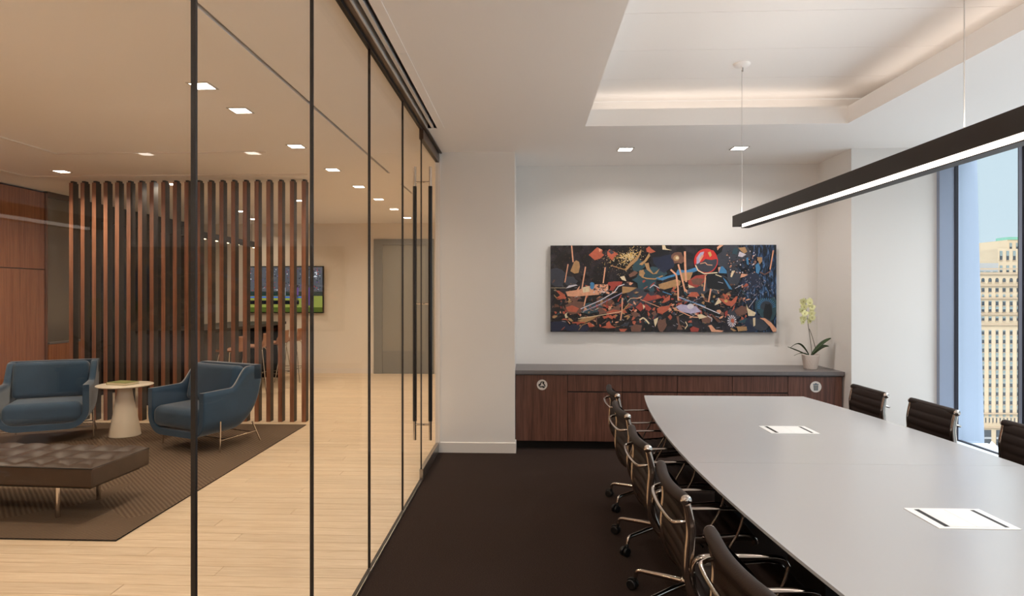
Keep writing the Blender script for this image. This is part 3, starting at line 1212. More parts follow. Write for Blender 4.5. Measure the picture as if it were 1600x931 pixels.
# right half
put([(55, 55), (85, 55), (95, 90), (155, 108), (60, 100)], 'cr', uvB)
blob(210, 180, 62, 55, 'ms', uvB, jag=.18)
blob(197, 182, 30, 28, 'ta', uvB, jag=.1)
blob(205, 180, 16, 15, 'cr', uvB, jag=.1)
put([(210, 290), (290, 300), (390, 270), (410, 300), (330, 330), (240, 340), (170, 350), (60, 395), (20, 385), (60, 365), (190, 330)], 'bl', uvB)
stroke([(0, 370), (60, 380), (200, 340)], 16, 'bl', uvB)
put([(20, 430), (200, 380), (240, 400), (230, 440), (80, 480), (30, 470)], 'ta', uvB)
put([(250, 320), (360, 315), (330, 390), (260, 400)], 'ta', uvB)
stroke([(280, 118), (283, 250), (292, 410)], 20, 'pk', uvB)
stroke([(215, 240), (240, 330), (283, 500)], 17, 'pk', uvB)
stroke([(140, 290), (195, 340), (212, 470), (215, 580)], 17, 'pk', uvB)
# round disc, red and dark halves with a pale rim
N = 30
put([(487 + 117 * math.cos(2 * PI * k / N), 210 + 117 * math.sin(2 * PI * k / N)) for k in range(N)], 'sc', uvB)
put([(487 + 108 * math.cos(2 * PI * k / N), 212 + 106 * math.sin(2 * PI * k / N)) for k in range(-1, 15)] + [(410, 230), (455, 215), (480, 190), (540, 200)], 'sl', uvB)
put([(395, 180), (430, 130), (470, 120), (455, 170), (420, 230), (395, 240)], 'li', uvB)
put([(420, 190), (450, 150), (465, 160), (430, 215)], 'pk', uvB)
put([(500, 100), (560, 110), (590, 150), (560, 180), (510, 140)], 'sc', uvB)
put([(505, 130), (530, 120), (545, 155), (525, 175)], 'go', uvB)
stroke([(430, 235), (480, 225), (500, 245), (550, 250)], 8, 'pk', uvB)
stroke([(385, 250), (410, 300), (470, 330), (600, 320)], 11, 'cr', uvB)
put([(605, 270), (650, 260), (690, 300), (690, 328), (610, 325)], 'bl', uvB)
put([(605, 270), (630, 265), (612, 325)], 'pk', uvB)
put([(595, 80), (620, 58), (660, 55), (615, 90), (600, 110)], 'pk', uvB)
put([(310, 400), (380, 350), (500, 335), (480, 400), (400, 460), (320, 460)], 'rd', uvB)
put([(340, 390), (400, 370), (470, 380), (430, 440), (360, 430)], 'ms', uvB)
put([(310, 430), (380, 460), (320, 465)], 'cr', uvB)
stroke([(484, 345), (468, 495)], 15, 'pk', uvB)
stroke([(550, 390), (512, 600)], 15, 'pk', uvB)
put([(485, 350), (585, 335), (690, 370), (745, 480), (620, 480), (500, 470)], 'bk', uvB)
put([(650, 362), (690, 400), (745, 480), (715, 475)], 'bl', uvB)
stroke([(580, 338), (640, 360)], 9, 'cr', uvB)
stroke([(605, 408), (655, 420)], 4, 'wh', uvB)
for _ in range(150):
    x, y = rnd.uniform(690, 1010), rnd.uniform(110, 330)
    blob(x, y, rnd.uniform(4, 12), rnd.uniform(3, 8), rnd.choice(('bk', 'wh', 'pk', 'br', 'bk', 'nv')), uvB, n=5, jag=.5)
put([(800, 85), (870, 80), (890, 125), (860, 140), (830, 115)], 'ta', uvB)
put([(760, 90), (800, 90), (790, 150), (740, 140)], 'te', uvB)
put([(815, 120), (880, 150), (840, 175), (800, 165)], 'wh', uvB)
put([(820, 370), (835, 330), (900, 340), (860, 360)], 'pk', uvB)
put([(725, 360), (740, 305), (770, 300), (740, 365)], 'cr', uvB)
put([(985, 175), (1035, 175), (1035, 215), (1010, 245)], 'ta', uvB)
put([(970, 250), (1000, 225), (1020, 280), (1000, 335), (975, 320)], 'bl', uvB)
put([(880, 180), (900, 175), (905, 250), (885, 240)], 'bl', uvB)
stroke([(1145, 110), (1125, 220), (1112, 292)], 13, 'pk', uvB)
stroke([(1015, 315), (1060, 340), (1120, 305)], 11, 'ms', uvB)
for _ in range(120):
    x, y = rnd.uniform(800, 1160), rnd.uniform(340, 560)
    stroke([(x, y), (x + rnd.uniform(-10, 10), y + rnd.uniform(6, 16))], 2.4, rnd.choice(('wh', 'li', 'sl', 'bl')), uvB)
stroke([(770, 470), (850, 430)], 4, 'wh', uvB)
stroke([(975, 560), (905, 650)], 4, 'wh', uvB)
put([(305, 545), (340, 505), (400, 505), (425, 540), (380, 553)], 'or', uvB)
put([(50, 610), (80, 570), (135, 530), (130, 580), (80, 605)], 'or', uvB)
put([(0, 525), (40, 550), (0, 570)], 'or', uvB)
put([(5, 660), (60, 640), (140, 630), (110, 680), (60, 710), (10, 700)], 'or', uvB)
put([(190, 645), (240, 620), (390, 640), (440, 690), (340, 710), (240, 690)], 'li', uvB)
blob(335, 640, 34, 26, 'wh', uvB, jag=.05)
stroke([(215, 550), (330, 590), (450, 640), (620, 710)], 8, 'wh', uvB)
stroke([(230, 560), (400, 615), (480, 640)], 7, 'bl', uvB)
stroke([(160, 655), (350, 740), (420, 745)], 9, 'pk', uvB)
stroke([(60, 500), (150, 530)], 8, 'bl', uvB)
put([(570, 630), (610, 560), (640, 600), (600, 620)], 'cr', uvB)
put([(610, 560), (660, 570), (735, 590), (780, 545), (798, 545), (780, 600), (745, 640), (690, 630), (650, 600)], 'or', uvB)
blob(680, 590, 18, 12, 'go', uvB)
put([(765, 680), (820, 640), (880, 640), (890, 700), (840, 725), (790, 720)], 'ms', uvB)
put([(880, 620), (900, 660), (975, 700), (960, 730), (900, 730)], 'cr', uvB)
put([(945, 750), (970, 745), (968, 820), (950, 830)], 'cr', uvB)
put([(1010, 750), (1060, 750), (1120, 790), (1175, 850), (1170, 880), (1140, 880), (1110, 830), (1050, 770)], 'pk', uvB)
for a0 in range(14):
    a = 2 * PI * a0 / 14
    put([(740, 780), (740 + 44 * math.cos(a), 780 + 58 * math.sin(a)), (740 + 44 * math.cos(a + .25), 780 + 58 * math.sin(a + .25))], 'wh', uvB)
blob(745, 775, 17, 22, 'or', uvB)
put([(785, 830), (885, 830), (885, 870), (800, 875)], 'ta', uvB)
put([(790, 790), (880, 750), (890, 750), (860, 800)], 'te', uvB)
put([(440, 750), (500, 730), (545, 760), (520, 800), (450, 790)], 'ms', uvB)
put([(400, 720), (440, 712), (500, 740), (420, 760)], 'cr', uvB)
stroke([(500, 730), (545, 755), (540, 785)], 6, 'wh', uvB)
put([(510, 820), (540, 815), (580, 860), (660, 870), (640, 885), (540, 880)], 'pk', uvB)
put([(330, 850), (360, 830), (420, 850), (410, 880), (340, 880)], 'rd', uvB)
put([(195, 735), (220, 730), (225, 800), (260, 860), (200, 860), (215, 820)], 'ms', uvB)
stroke([(285, 785), (305, 820), (280, 855)], 9, 'cr', uvB)
put([(110, 740), (135, 715), (155, 740), (140, 770)], 'or', uvB)
blob(60, 815, 48, 60, 'ms', uvB)
put([(535, 700), (640, 790), (600, 790), (545, 730)], 'br', uvB)
for q in range(16):
    a = PI * (.95 + q * .07)
    stroke([(1075 + 90 * math.cos(a), 640 + 80 * math.sin(a)), (1075 + 60 * math.cos(a), 650 + 60 * math.sin(a))], 6, 'bl', uvB)
pc.build('collage_layer', ['paint_' + k for k in KEYS], art)

# ------------------------------------------------------------------ orchid
OX, OY, OZ = 2.965, 6.83, .8205
orc = thing('potted_orchid', 'yellow-flowered orchid in a white patterned pot on the worktop\'s right end', 'potted plant', (OX, OY, OZ))
mb = MB()
mb.lathe([(0, 0), (.060, 0), (.064, .004), (.086, .145), (.088, .152), (.080, .152), (.078, .13), (0, .13)], n=40)
pot = mb.build('pot', 'pot_ceramic', orc)
mb = MB()      # raised lattice on the pot
for sgn in (-1, 1):
    for k in range(18):
        pts = []
        for j in range(9):
            t = j / 8
            r = .0648 + .0215 * t * .93
            a = 2 * PI * k / 18 + sgn * t * .9
            pts.append((r * math.cos(a), r * math.sin(a), .010 + t * .128))
        mb.tube(pts, .0018, 5)
mb.build('lattice_relief', 'pot_ceramic', pot)
mb = MB()
mb.lathe([(0, .141), (.04, .142), (.079, .136)], n=20)
mb.build('bark_mix', 'soil_bark', orc)


def leaf(root, tip, w, arch, name='leaf'):
    root, tip = Vector(root), Vector(tip)
    d = tip - root
    side = Vector((-d.y, d.x, 0)).normalized() if abs(d.x) + abs(d.y) > 1e-6 else Vector((1, 0, 0))
    side = (side + Vector((0, 0, .35))).normalized()
    mb = MB()

    def P(u, v):
        p = root + d * u + Vector((0, 0, arch * math.sin(PI * min(1, u)) - arch * .2 * u * u))
        wd = w * (math.sin(PI * (u * .93 + .05)) ** .7)
        s = (v - .5) * 2
        return tuple(p + side * s * wd + Vector((0, 0, abs(s) * wd * .25)))
    mb.grid(P, 12, 4)
    o = mb.build(name, 'leaf_green', orc)
    md = o.modifiers.new('thick', 'SOLIDIFY')
    md.thickness = .003
    return o


leaf((.0, 0, .14), (.19, -.04, .33), .040, .02)
leaf((.01, 0, .14), (.20, .03, .245), .036, .03)
leaf((-.01, 0, .14), (-.21, .0, .235), .020, .075)
leaf((-.01, .01, .14), (-.245, -.03, .235), .012, .0)
leaf((-.01, -.01, .14), (-.19, -.05, .15), .012, .025)
for pts in (((.015, 0, .14), (.005, 0, .25), (-.012, 0, .38), (-.025, 0, .47), (-.042, 0, .60), (-.05, 0, .74)),
            ((.05, .0, .22), (.02, 0, .33), (-.012, 0, .42))):
    mb = MB()
    mb.tube(smooth_path(pts, 6), .0028, 6)
    mb.build('stem', 'stem_green', orc)
fr = random.Random(5)
for k in range(14):
    row = k // 2
    sx = (-1 if k % 2 else 1)
    c = Vector((-.048 + sx * fr.uniform(.018, .056) * (1.15 - .08 * abs(row - 3)), fr.uniform(-.03, .02), .50 + row * .037 + fr.uniform(-.01, .01)))
    mb = MB()
    tilt = Matrix.Rotation(fr.uniform(-.5, .5), 3, 'Z') @ Matrix.Rotation(fr.uniform(-.4, .4), 3, 'X')
    for p in range(5):
        a = 2 * PI * p / 5 + .3
        wd, L = (.022, .038) if p in (0, 2) else (.016, .036)

        def P(u, v, a=a, wd=wd, L=L):
            s = (v - .5) * 2
            r = L * u
            ww = wd * math.sin(PI * (u * .9 + .08))
            q = Vector((math.cos(a) * r - math.sin(a) * s * ww, -.004 - .006 * math.sin(PI * u), math.sin(a) * r + math.cos(a) * s * ww))
            return tuple(c + tilt @ q)
        mb.grid(P, 4, 2)
    q = c + tilt @ Vector((0, -.008, -.003))
    b0 = len(mb.v)
    mb.tube([tuple(q), tuple(q + tilt @ Vector((0, -.010, -.004)))], [.005, .003], 6, mi=1)
    mb.build('flower', ['petal', 'petal_heart'], orc)

# ------------------------------------------------------------------ conference table
TCX, TCY = 1.665, 3.32
HL = 2.185
tb = thing('conference_table', 'large white boat-shaped conference table running down the carpeted room', 'table', (TCX, TCY, 0))


def hw(y):
    return .83 - .165 * (abs(y) / HL) ** 2.0


def outline(y0, y1, inset=0.0, n=24):
    ys = [y0 + (y1 - y0) * i / n for i in range(n + 1)]
    return [(-hw(t) + inset, t) for t in ys] + [(hw(t) - inset, t) for t in reversed(ys)]


for (a, b) in ((-HL, -.0008), (.0008, HL)):
    mb = MB()
    mb.prism(outline(a, b)[::-1], .728, .74)
    mb.build('tabletop', 'table_top', tb)
mb = MB()
o1 = outline(-HL, HL)
o2 = outline(-HL + .09, HL - .09, .11)
n = len(o1)
mb.add([(x, yv, .728) for x, yv in o1] + [(x, yv, .700) for x, yv in o2], [(i, (i + 1) % n, n + (i + 1) % n, n + i) for i in range(n)], 0, False)
mb.prism(o2, .698, .700)
mb.build('chamfered_underside', 'table_under', tb)
for yc in (-1.35, 0, 1.35):
    mb = MB()
    mb.box(-.25, .25, yc - .22, yc + .22, 0, .698)
    mb.build('pedestal', 'table_under', tb)
for yv in (4.14 - TCY, 2.53 - TCY):
    cxm = 1.66 - TCX
    mb = MB()
    mb.box(cxm - .147, cxm + .147, yv - .112, yv + .112, .7405, .7425)
    mod = mb.build('power_module', 'module_white', tb)
    for s in (-1, 1):
        boxo('brush_slot', 'module_black', (cxm + s * .107 - .009, cxm + s * .107 + .009, yv - .095, yv + .095, .7425, .7429), mod)
    boxo('flap', 'module_white', (cxm - .0975, cxm - .001, yv - .097, yv + .097, .7425, .7440), mod)
    boxo('flap', 'module_white', (cxm + .001, cxm + .0975, yv - .097, yv + .097, .7425, .7440), mod)

# ------------------------------------------------------------------ office chairs (local +Y = facing)
ch = thing('office_chair', 'x', 'chair', (0, 0, 0))
prof = [(.262, .415), (.250, .440), (.20, .448), (.12, .440), (.02, .432), (-.07, .430), (-.14, .440), (-.19, .468), (-.222, .53),
        (-.233, .60), (-.232, .68), (-.228, .75), (-.236, .81), (-.247, .862)]
pp = smooth_path(prof, 10)
L = [0]
for a, b in zip(pp[:-1], pp[1:]):
    L.append(L[-1] + math.dist(a, b))
mb = MB()
NP = len(pp)


def nrm(i):
    a, b = pp[max(0, i - 1)], pp[min(NP - 1, i + 1)]
    ty, tz = b[0] - a[0], b[1] - a[1]
    l = math.hypot(ty, tz)
    return (tz / l, -ty / l)      # towards the sitter for the back, up for the seat -> sign fixed below


def sling(side):
    def P(u, v):
        i = min(NP - 1, int(round(u * (NP - 1))))
        ny, nz = nrm(i)
        rib = abs(math.sin(PI * L[i] / .052)) ** .55
        off = side * (.004 + .007 * rib)
        x = (v - .5) * .445
        sag = .010 * (1 - (2 * v - 1) ** 2)
        return (x, pp[i][0] - ny * (off - sag * 1), pp[i][1] - nz * (off - sag * 1))
    return P


mb.grid(sling(1), NP - 1, 6)
mb.grid(sling(-1), NP - 1, 6, flip=True)
for v in (0, 1):
    mb.grid(lambda a, b, v=v: sling(1 if b < .5 else -1)(a, v), NP - 1, 1)
sl = mb.build('sling', 'chair_leather', ch)
# leather roll around the top spreader with end caps
mb = MB()
tp = [(-.237 + .474 * k / 14, -.247 - .020 * math.sin(PI * k / 14), .862 - .006 * math.sin(PI * k / 14)) for k in range(15)]
mb.tube(tp, [.0205] + [.0225] * 13 + [.0205], 14)
roll = mb.build('head_roll', 'chair_leather', ch)
for s in (-1, 1):
    mb = MB()
    mb.lathe([(0, s * .236), (.0200, s * .236), (.0205, s * .239), (.0195, s * .243), (.0, s * .243)], -.247, .862, 18, axis='x')
    mb.lathe([(0, s * .243), (.0065, s * .243), (.005, s * .247), (0, s * .247)], -.247, .862, 10, axis='x')
    mb.build('end_cap', 'chrome', roll)
for s in (-1, 1):
    mb = MB()
    pf = [(y_, z_) for y_, z_ in pp]
    mb.sweep(pf, .017, [.027 + .014 * math.sin(PI * min(1, i / (NP - 1))) for i in range(NP)], s * .230)
    mb.build('side_frame', 'alloy', ch)
# arms: flat bar forward then thin support down to the seat frame
for s in (-1, 1):
    mb = MB()
    ap = smooth_path([(-.228, .60), (-.222, .645), (-.19, .668), (-.10, .672), (.02, .674), (.085, .668), (.108, .64)], 6)
    nA = len(ap)
    mb.sweep(ap, [.012 + .020 * math.sin(PI * i / (nA - 1)) for i in range(nA)], .010, s * .252)
    ap2 = smooth_path([(.108, .645), (.085, .57), (.045, .50), (.02, .445)], 6)
    mb.sweep(ap2, .011, .010, s * .252)
    mb.box(min(s * .226, s * .258), max(s * .226, s * .258), -.236, -.220, .598, .612)
    mb.box(min(s * .226, s * .258), max(s * .226, s * .258), .012, .028, .438, .452)
    mb.build('armrest', 'alloy', ch)
# bowed handle across the back
mb = MB()
bw = smooth_path([(-.226, -.236, .785), (-.222, -.268, .778), (-.185, -.290, .772), (0, -.300, .770), (.185, -.290, .772), (.222, -.268, .778), (.226, -.236, .785)], 6)
mb.tube(bw, .008, 10)
mb.build('back_handle', 'chrome', ch)
mb = MB()
bw = smooth_path([(-.226, -.14, .432), (-.15, -.12, .405), (0, -.09, .385), (.15, -.12, .405), (.226, -.14, .432)], 6)
mb.tube(bw, .011, 10)
bw = smooth_path([(-.226, .14, .436), (-.15, .10, .405), (0, .06, .385), (.15, .10, .405), (.226, .14, .436)], 6)
mb.tube(bw, .011, 10)
mb.build('seat_brace', 'alloy', ch)
mb = MB()
mb.rbox(-.05, .05, -.11, .08, .345, .395, .012)
mb.tube([(.05, .02, .372), (.17, .03, .372)], .005, 8)
mb.build('tilt_mechanism', 'black_metal', ch)
mb = MB()
mb.tube([(0, 0, .10), (0, 0, .22)], .027, 18)
mb.tube([(0, 0, .22), (0, 0, .35)], .016, 14)
mb.build('gas_column', 'black_metal', ch)
hub = MB()
hub.lathe([(0, .088), (.036, .088), (.040, .10), (.038, .135), (.030, .146), (0, .146)], n=20)
bs = hub.build('base_hub', 'chrome', ch)
for k in range(5):
    a = 2 * PI * k / 5 + PI / 2
    dx, dy = math.cos(a), math.sin(a)
    lp = smooth_path([(.02, .122), (.12, .119), (.22, .113), (.262, .110), (.285, .098), (.293, .070)], 5)
    mb = MB()
    mb.tube([(dx * r, dy * r, z) for r, z in lp], [.0155 - .005 * min(1, i / (len(lp) - 1) * 1.2) for i in range(len(lp))], 10)
    lg = mb.build('leg', 'chrome', ch)
    mb = MB()
    cx_, cy_ = dx * .293, dy * .293
    tx, ty = -dy, dx
    off = .018
    for s in (-1, 1):
        w0 = Vector((cx_ + tx * s * .006 + dx * off, cy_ + ty * s * .006 + dy * off, .0275))
        w1 = Vector((cx_ + tx * s * .024 + dx * off, cy_ + ty * s * .024 + dy * off, .0275))
        mb.tube([tuple(w0), tuple(w0 + (w1 - w0) * .1), tuple(w0 + (w1 - w0) * .9), tuple(w1)], [.023, .027, .027, .022], 16)
    mb.tube([(cx_, cy_, .070), (cx_ + dx * .006, cy_ + dy * .006, .050), (cx_ + dx * off, cy_ + dy * off, .030)], [.009, .012, .011], 8)
    hood = [(cx_ + dx * (off + .031 * math.cos(q)), cy_ + dy * (off + .031 * math.cos(q)), .0275 + .031 * math.sin(q)) for q in [PI * .15 + j * PI * .62 / 5 for j in range(6)]]
    mb.tube(hood, .006, 6)
    mb.build('caster', 'black_plastic', lg)
CG = 'high-gloss aluminium office chairs around the conference table'
CG = 'brown leather office chairs around the conference table'
chairs = [((.905, 4.92, 0), -PI / 2, 'ribbed brown leather office chair on the table\'s left side, farthest from the camera'),
          ((.850, 4.135, 0), -PI / 2 + .02, 'ribbed brown leather office chair, second from the far end of the table\'s left side'),
          ((.826, 3.325, 0), -PI / 2, 'ribbed brown leather office chair, middle one of the row on the table\'s left side'),
          ((.822, 2.555, 0), -PI / 2 - .02, 'ribbed brown leather office chair, second nearest of the left row'),
          ((.826, 1.790, 0), -PI / 2 + .04, 'ribbed brown leather office chair nearest the camera, cut off by the bottom edge'),
          ((2.375, 5.03, 0), PI / 2, 'dark ribbed chair back beyond the table, in front of the white end wall'),
          ((2.430, 4.345, 0), PI / 2, 'dark ribbed chair back beyond the table, overlapping the window jamb'),
          ((2.490, 3.57, 0), PI / 2 - .02, 'dark ribbed chair back at the right picture edge, in front of the window')]
for i, (loc, rz, lab) in enumerate(chairs):
    if i == 0:
        ch.location = loc
        ch.rotation_euler = (0, 0, rz)
        ch['label'] = lab
        ch['group'] = CG
    else:
        dup(ch, loc, rz, lab, CG)

# ------------------------------------------------------------------ reception: slatted screen
SY = 7.88
N_S = 21
sx0 = -5.806
pitch = .1498
scr = thing('slat_screen', 'floor-to-ceiling screen of upright walnut slats behind the blue armchairs', 'screen', (sx0, SY, 0))
smb = MB()
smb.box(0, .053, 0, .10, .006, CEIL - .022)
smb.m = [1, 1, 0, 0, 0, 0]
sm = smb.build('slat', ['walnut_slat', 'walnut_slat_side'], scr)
pmb = MB()
pmb.box(.008, .045, .015, .085, CEIL - .022, CEIL)
pmm = pmb.build('fixing_block', 'black_metal', sm)
for i in range(1, N_S):
    c = sm.copy()
    COL.objects.link(c)
    c.location = (i * pitch, 0, 0)
    d_ = pmm.copy()
    COL.objects.link(d_)
    d_.parent = c
fmb = MB()
fmb.box(-.02, (N_S - 1) * pitch + .073, -.005, .105, 0, .006)
fmb.build('floor_strip', 'oak_plank', scr)

# rug
mb = MB()
mb.prism([(-7.0 + .31, 4.045), (-2.66, 4.035), (-2.70, 7.72), (-6.69, 7.72)], 0.0005, .010)
rg = thing('area_rug', 'large brown ribbed area rug under the bench and blue armchairs', 'rug')
mb.build('pile', 'rug_weave', rg)
mb = MB()
mb.tube([(-6.69, 4.045, .0050), (-2.66, 4.035, .0050), (-2.70, 7.72, .0050), (-6.69, 7.72, .0050)], .0048, 8)
mb.build('bound_edge', 'table_under', rg)

# ------------------------------------------------------------------ leather bench
bn = thing('leather_bench', 'low tufted dark brown leather bench on chrome legs on the rug', 'bench', (-3.01, 4.31, .0105), math.radians(-3.0))
BW, BD, B0, B1 = 1.95, .625, .245, .395       # extends to local -X
mb = MB()


def top(u, v):
    x, y_ = -BW * u, BD * v
    gx = abs(math.sin(PI * x / .205))
    gy = abs(math.sin(PI * (y_ + .0) / .22))
    e = min(x + BW, -x, y_, BD - y_)
    edge = max(0, min(1, e / .045))
    puff = .014 * (gx ** .5) * (gy ** .5) * edge + .012 * (gx * gy) * edge
    rnd_ = .018 * (1 - (1 - edge) ** 2)
    return (x, y_, B1 - .022 + rnd_ * .9 + puff * .75)


mb.grid(top, 150, 54, flip=False)
mb.build('tufted_top', 'bench_leather', bn)
mb = MB()
mb.rbox(-BW, 0, 0, BD, B0, B1 - .012, .014)
mb.build('cushion', 'bench_leather', bn)
mb = MB()
mb.tube([(-BW + .004, .003, B1 - .018), (-.004, .003, B1 - .018), (-.003, BD - .004, B1 - .018), (-BW + .004, BD - .004, B1 - .018)], .0045, 6, closed=True)
mb.build('piping', 'table_under', bn)
mb = MB()
mb.box(-BW + .05, -.05, .05, BD - .05, B0 - .02, B0 + .002)
mb.build('frame', 'black_metal', bn)
for x, y_ in ((-.34, .10), (-.34, BD - .12), (-BW + .34, .10), (-BW + .34, BD - .12)):
    mb = MB()
    mb.tube([(x, y_, 0), (x, y_, B0 - .018)], .0165, 16)
    mb.build('leg', 'chrome', bn)

# ------------------------------------------------------------------ blue armchairs (local -Y = front, origin at centre)
ac = thing('armchair', 'x', 'armchair', (0, 0, .011))
W2, TH = .425, .060
DF, DB = -.38, .34


def station(y_):
    t = (y_ - DF) / (DB - DF)
    if t < .50:
        zt = .612 + .02 * t
    elif t < .80:
        q = (t - .50) / .30
        zt = .622 + (.825 - .622) * (q * q * (3 - 2 * q))
    else:
        zt = .825 + .01 * (t - .80) / .20
    zb = .150 + .02 * t
    if t > .60:
        q = (t - .60) / .40
        zb = .162 + .40 * (1 - math.sqrt(max(0, 1 - q * q * .96)))
    return zt, zb


def uprof(zt, zb, inset, r):
    """U outline from left top to right top"""
    w = W2 - inset
    zb = zb + inset
    r = max(.03, r - inset)
    pts = []
    for k in range(5):
        pts.append((-w, zt + (zb + r - zt) * k / 5))
    for k in range(9):
        a = PI + PI / 2 * k / 8
        pts.append((-w + r + r * math.cos(a), zb + r + r * math.sin(a)))
    mid = list(pts)
    return pts + [(-x, z) for x, z in reversed(mid)]


mb = MB()
NS = 30
sts = [DF + (DB - DF) * i / NS for i in range(NS + 1)]
outer, inner = [], []
for y_ in sts:
    zt, zb = station(y_)
    outer.append([(x, y_, z) for x, z in uprof(zt, zb, 0, .20)])
    inner.append([(x, y_, z) for x, z in uprof(zt, min(zb, zt - .3), TH, .20)])
M_ = len(outer[0])
rings = [o_ + i_[::-1] for o_, i_ in zip(outer, inner)]
K = len(rings[0])
vs = [v for r_ in rings for v in r_]
fs = []
for i in range(NS):
    for k in range(K):
        fs.append((i * K + k, i * K + (k + 1) % K, (i + 1) * K + (k + 1) % K, (i + 1) * K + k))
mb.add(vs, fs, 0, True)
mb.add(rings[0], [(k, k + 1, K - 2 - k, K - 1 - k) for k in range(M_ - 1)], 0)
# back panel: fills the U at the rear
zt, zb = station(DB)
bp = uprof(zt, zb, 0, .20)
mb.prism(bp, DB - .09, DB, 'y')
shell = mb.build('shell', 'velvet', ac, weld=True)
mb = MB()
mb.rbox(-W2 + TH + .002, W2 - TH - .002, DF - .008, DB - .09, .213, .43, .075, seg=5)
# crown the seat cushion
vv = []
for (x, y_, z) in mb.v:
    if z > .3:
        z += .045 * max(0, 1 - (x / .38) ** 2) * max(0, 1 - ((y_ + .02) / .44) ** 2)
    else:
        z += .02 * (abs(x) / .37) ** 3
    vv.append((x, y_, z))
mb.v = vv
mb.build('seat_cushion', 'velvet', ac)
mb = MB()
mb.rbox(-W2 + TH + .006, W2 - TH - .006, -.075, .065, 0, .402, .055, seg=5)
vv = []
for (x, y_, z) in mb.v:
    if y_ < 0:
        y_ -= .035 * max(0, 1 - (x / .38) ** 2) * max(0, 1 - ((z - .19) / .21) ** 2)
    yy, zz = y_, z
    a = math.radians(12)
    y2 = yy * math.cos(a) + zz * math.sin(a) + .065
    z2 = -yy * math.sin(a) + zz * math.cos(a) + .44
    vv.append((x, y2, z2))
mb.v = vv
mb.build('back_cushion', 'velvet', ac)
for (x, y_, s) in ((-.430, -.19, -1), (.430, -.19, 1), (-.36, .30, -1), (.36, .30, 1)):
    mb = MB()
    if y_ < 0:
        mb.tube([(x + s * .012, y_ - .01, .001), (x + s * .008, y_, .31)], .0085, 10)
    else:
        mb.tube([(x + s * .03, y_ + .06, .004), (x, y_ - .02, .22)], .0085, 10)
    mb.build('leg', 'chrome', ac)
mb = MB()
zs = .115
for s in (-1, 1):
    mb.tube([(s * .439, -.195, zs), (s * .374, .318, zs)], .0065, 8)
mb.tube([(-.43, -.12, zs), (.43, -.12, zs)], .0065, 8)
mb.tube([(-.38, .26, zs), (.38, .26, zs)], .0065, 8)
mb.build('stretcher', 'chrome', ac)
AG = 'blue velvet armchairs on the rug'


def place_ac(o, frontmid, ang):
    """frontmid = middle of front edge, ang = heading of the facing direction"""
    fx, fy = math.cos(ang), math.sin(ang)
    o.location = (frontmid[0] - fx * .38, frontmid[1] - fy * .38, .011)
    o.rotation_euler = (0, 0, ang + PI / 2)


ac['label'] = 'blue velvet armchair left of the round white table'
ac['group'] = AG
place_ac(ac, (-5.11, 6.53), math.atan2(-.89, .45))
ac2 = dup(ac, (0, 0, 0), 0, 'blue velvet armchair right of the round table, crossed by the dark glass joint', AG)
place_ac(ac2, (-3.56, 6.33), math.atan2(-.91, -.42))

# ------------------------------------------------------------------ round side table + book
RT = (-4.53, 7.03, .0105)
rt = thing('side_table', 'round white pedestal side table between the blue armchairs', 'table', RT)
mb = MB()
mb.lathe([(0, .560), (.270, .560), (.288, .566), (.290, .572), (.287, .576), (0, .576)], n=56)
mb.build('tabletop', 'lacquer_white', rt)
mb = MB()
mb.lathe([(0, 0), (.158, 0), (.163, .004), (.163, .012), (.145, .12), (.118, .26), (.095, .38), (.080, .46), (.074, .52), (.074, .56)], n=48)
mb.build('pedestal', 'lacquer_white', rt)
bk = thing('book', 'green-covered book lying on the round white side table', 'book', (RT[0] - .03, RT[1] + .01, RT[2] + .5765), math.radians(-14))
mb = MB()
mb.box(-.135, .135, -.095, .095, 0, .003)
mb.box(-.135, .135, -.095, .095, .025, .028)
mb.box(-.135, -.131, -.095, .095, 0, .028)
mb.build('cover', 'book_cover', bk)
boxo('pages', 'paper', (-.131, .129, -.09, .09, .003, .025), bk)

# ------------------------------------------------------------------ bar area behind the screen
bc = thing('tall_cabinet', 'black tall cabinet wall along the left behind the slatted screen', 'cabinet', (LX, 9.35, 0))
for k in range(4):
    boxo('door', 'black_gloss', (-.06, .0, k * .87 + .003, (k + 1) * .87 - .003, .08, 2.74), bc)
boxo('carcass', 'black_plastic', (-.078, -.05, 0, 3.49, 0, 2.76), bc)
lc = thing('low_cabinet', 'low walnut cabinet under the grey glazed panel, left of the screen', 'cabinet', (LX, 8.66, 0))
boxo('door', 'walnut_wall', (.01, 0.03, .004, .34, .08, .90), lc)
boxo('door', 'walnut_wall', (.01, 0.03, .344, .686, .08, .90), lc)
boxo('worktop', 'counter_stone', (-.012, .04, .002, .688, .905, .93), lc)
boxo('carcass', 'black_plastic', (-.018, 0.01, .004, .686, 0, .905), lc)

bt = thing('bar_table', 'long black bar-height table behind the slatted screen', 'table', (-5.15, 10.6, 0))
boxo('top', 'black_metal', (-.5, .5, -1.6, 1.6, 1.03, 1.08), bt)
boxo('end_panel', 'black_gloss', (-.45, .45, 1.54, 1.6, 0, 1.03), bt)
boxo('end_panel', 'black_gloss', (-.45, .45, -1.6, -1.54, 0, 1.03), bt)
boxo('centre_panel', 'black_gloss', (-.03, .03, -1.54, 1.54, 0, 1.03), bt)

st = thing('bar_stool', 'x', 'stool', (0, 0, 0))
mb = MB()


def shellP(u, v):
    s = (v - .5) * 2
    pr = smooth_path([(.19, .74), (.16, .755), (0, .745), (-.13, .75), (-.185, .79), (-.205, .87), (-.215, .98)], 4)
    i = min(len(pr) - 1, int(round(u * (len(pr) - 1))))
    y_, z = pr[i]
    w = .21 - .03 * (u > .8)
    return (s * w, y_ + .05 * abs(s) ** 2 * (1 if u > .6 else 0), z + .03 * abs(s) ** 2 * (u < .6))


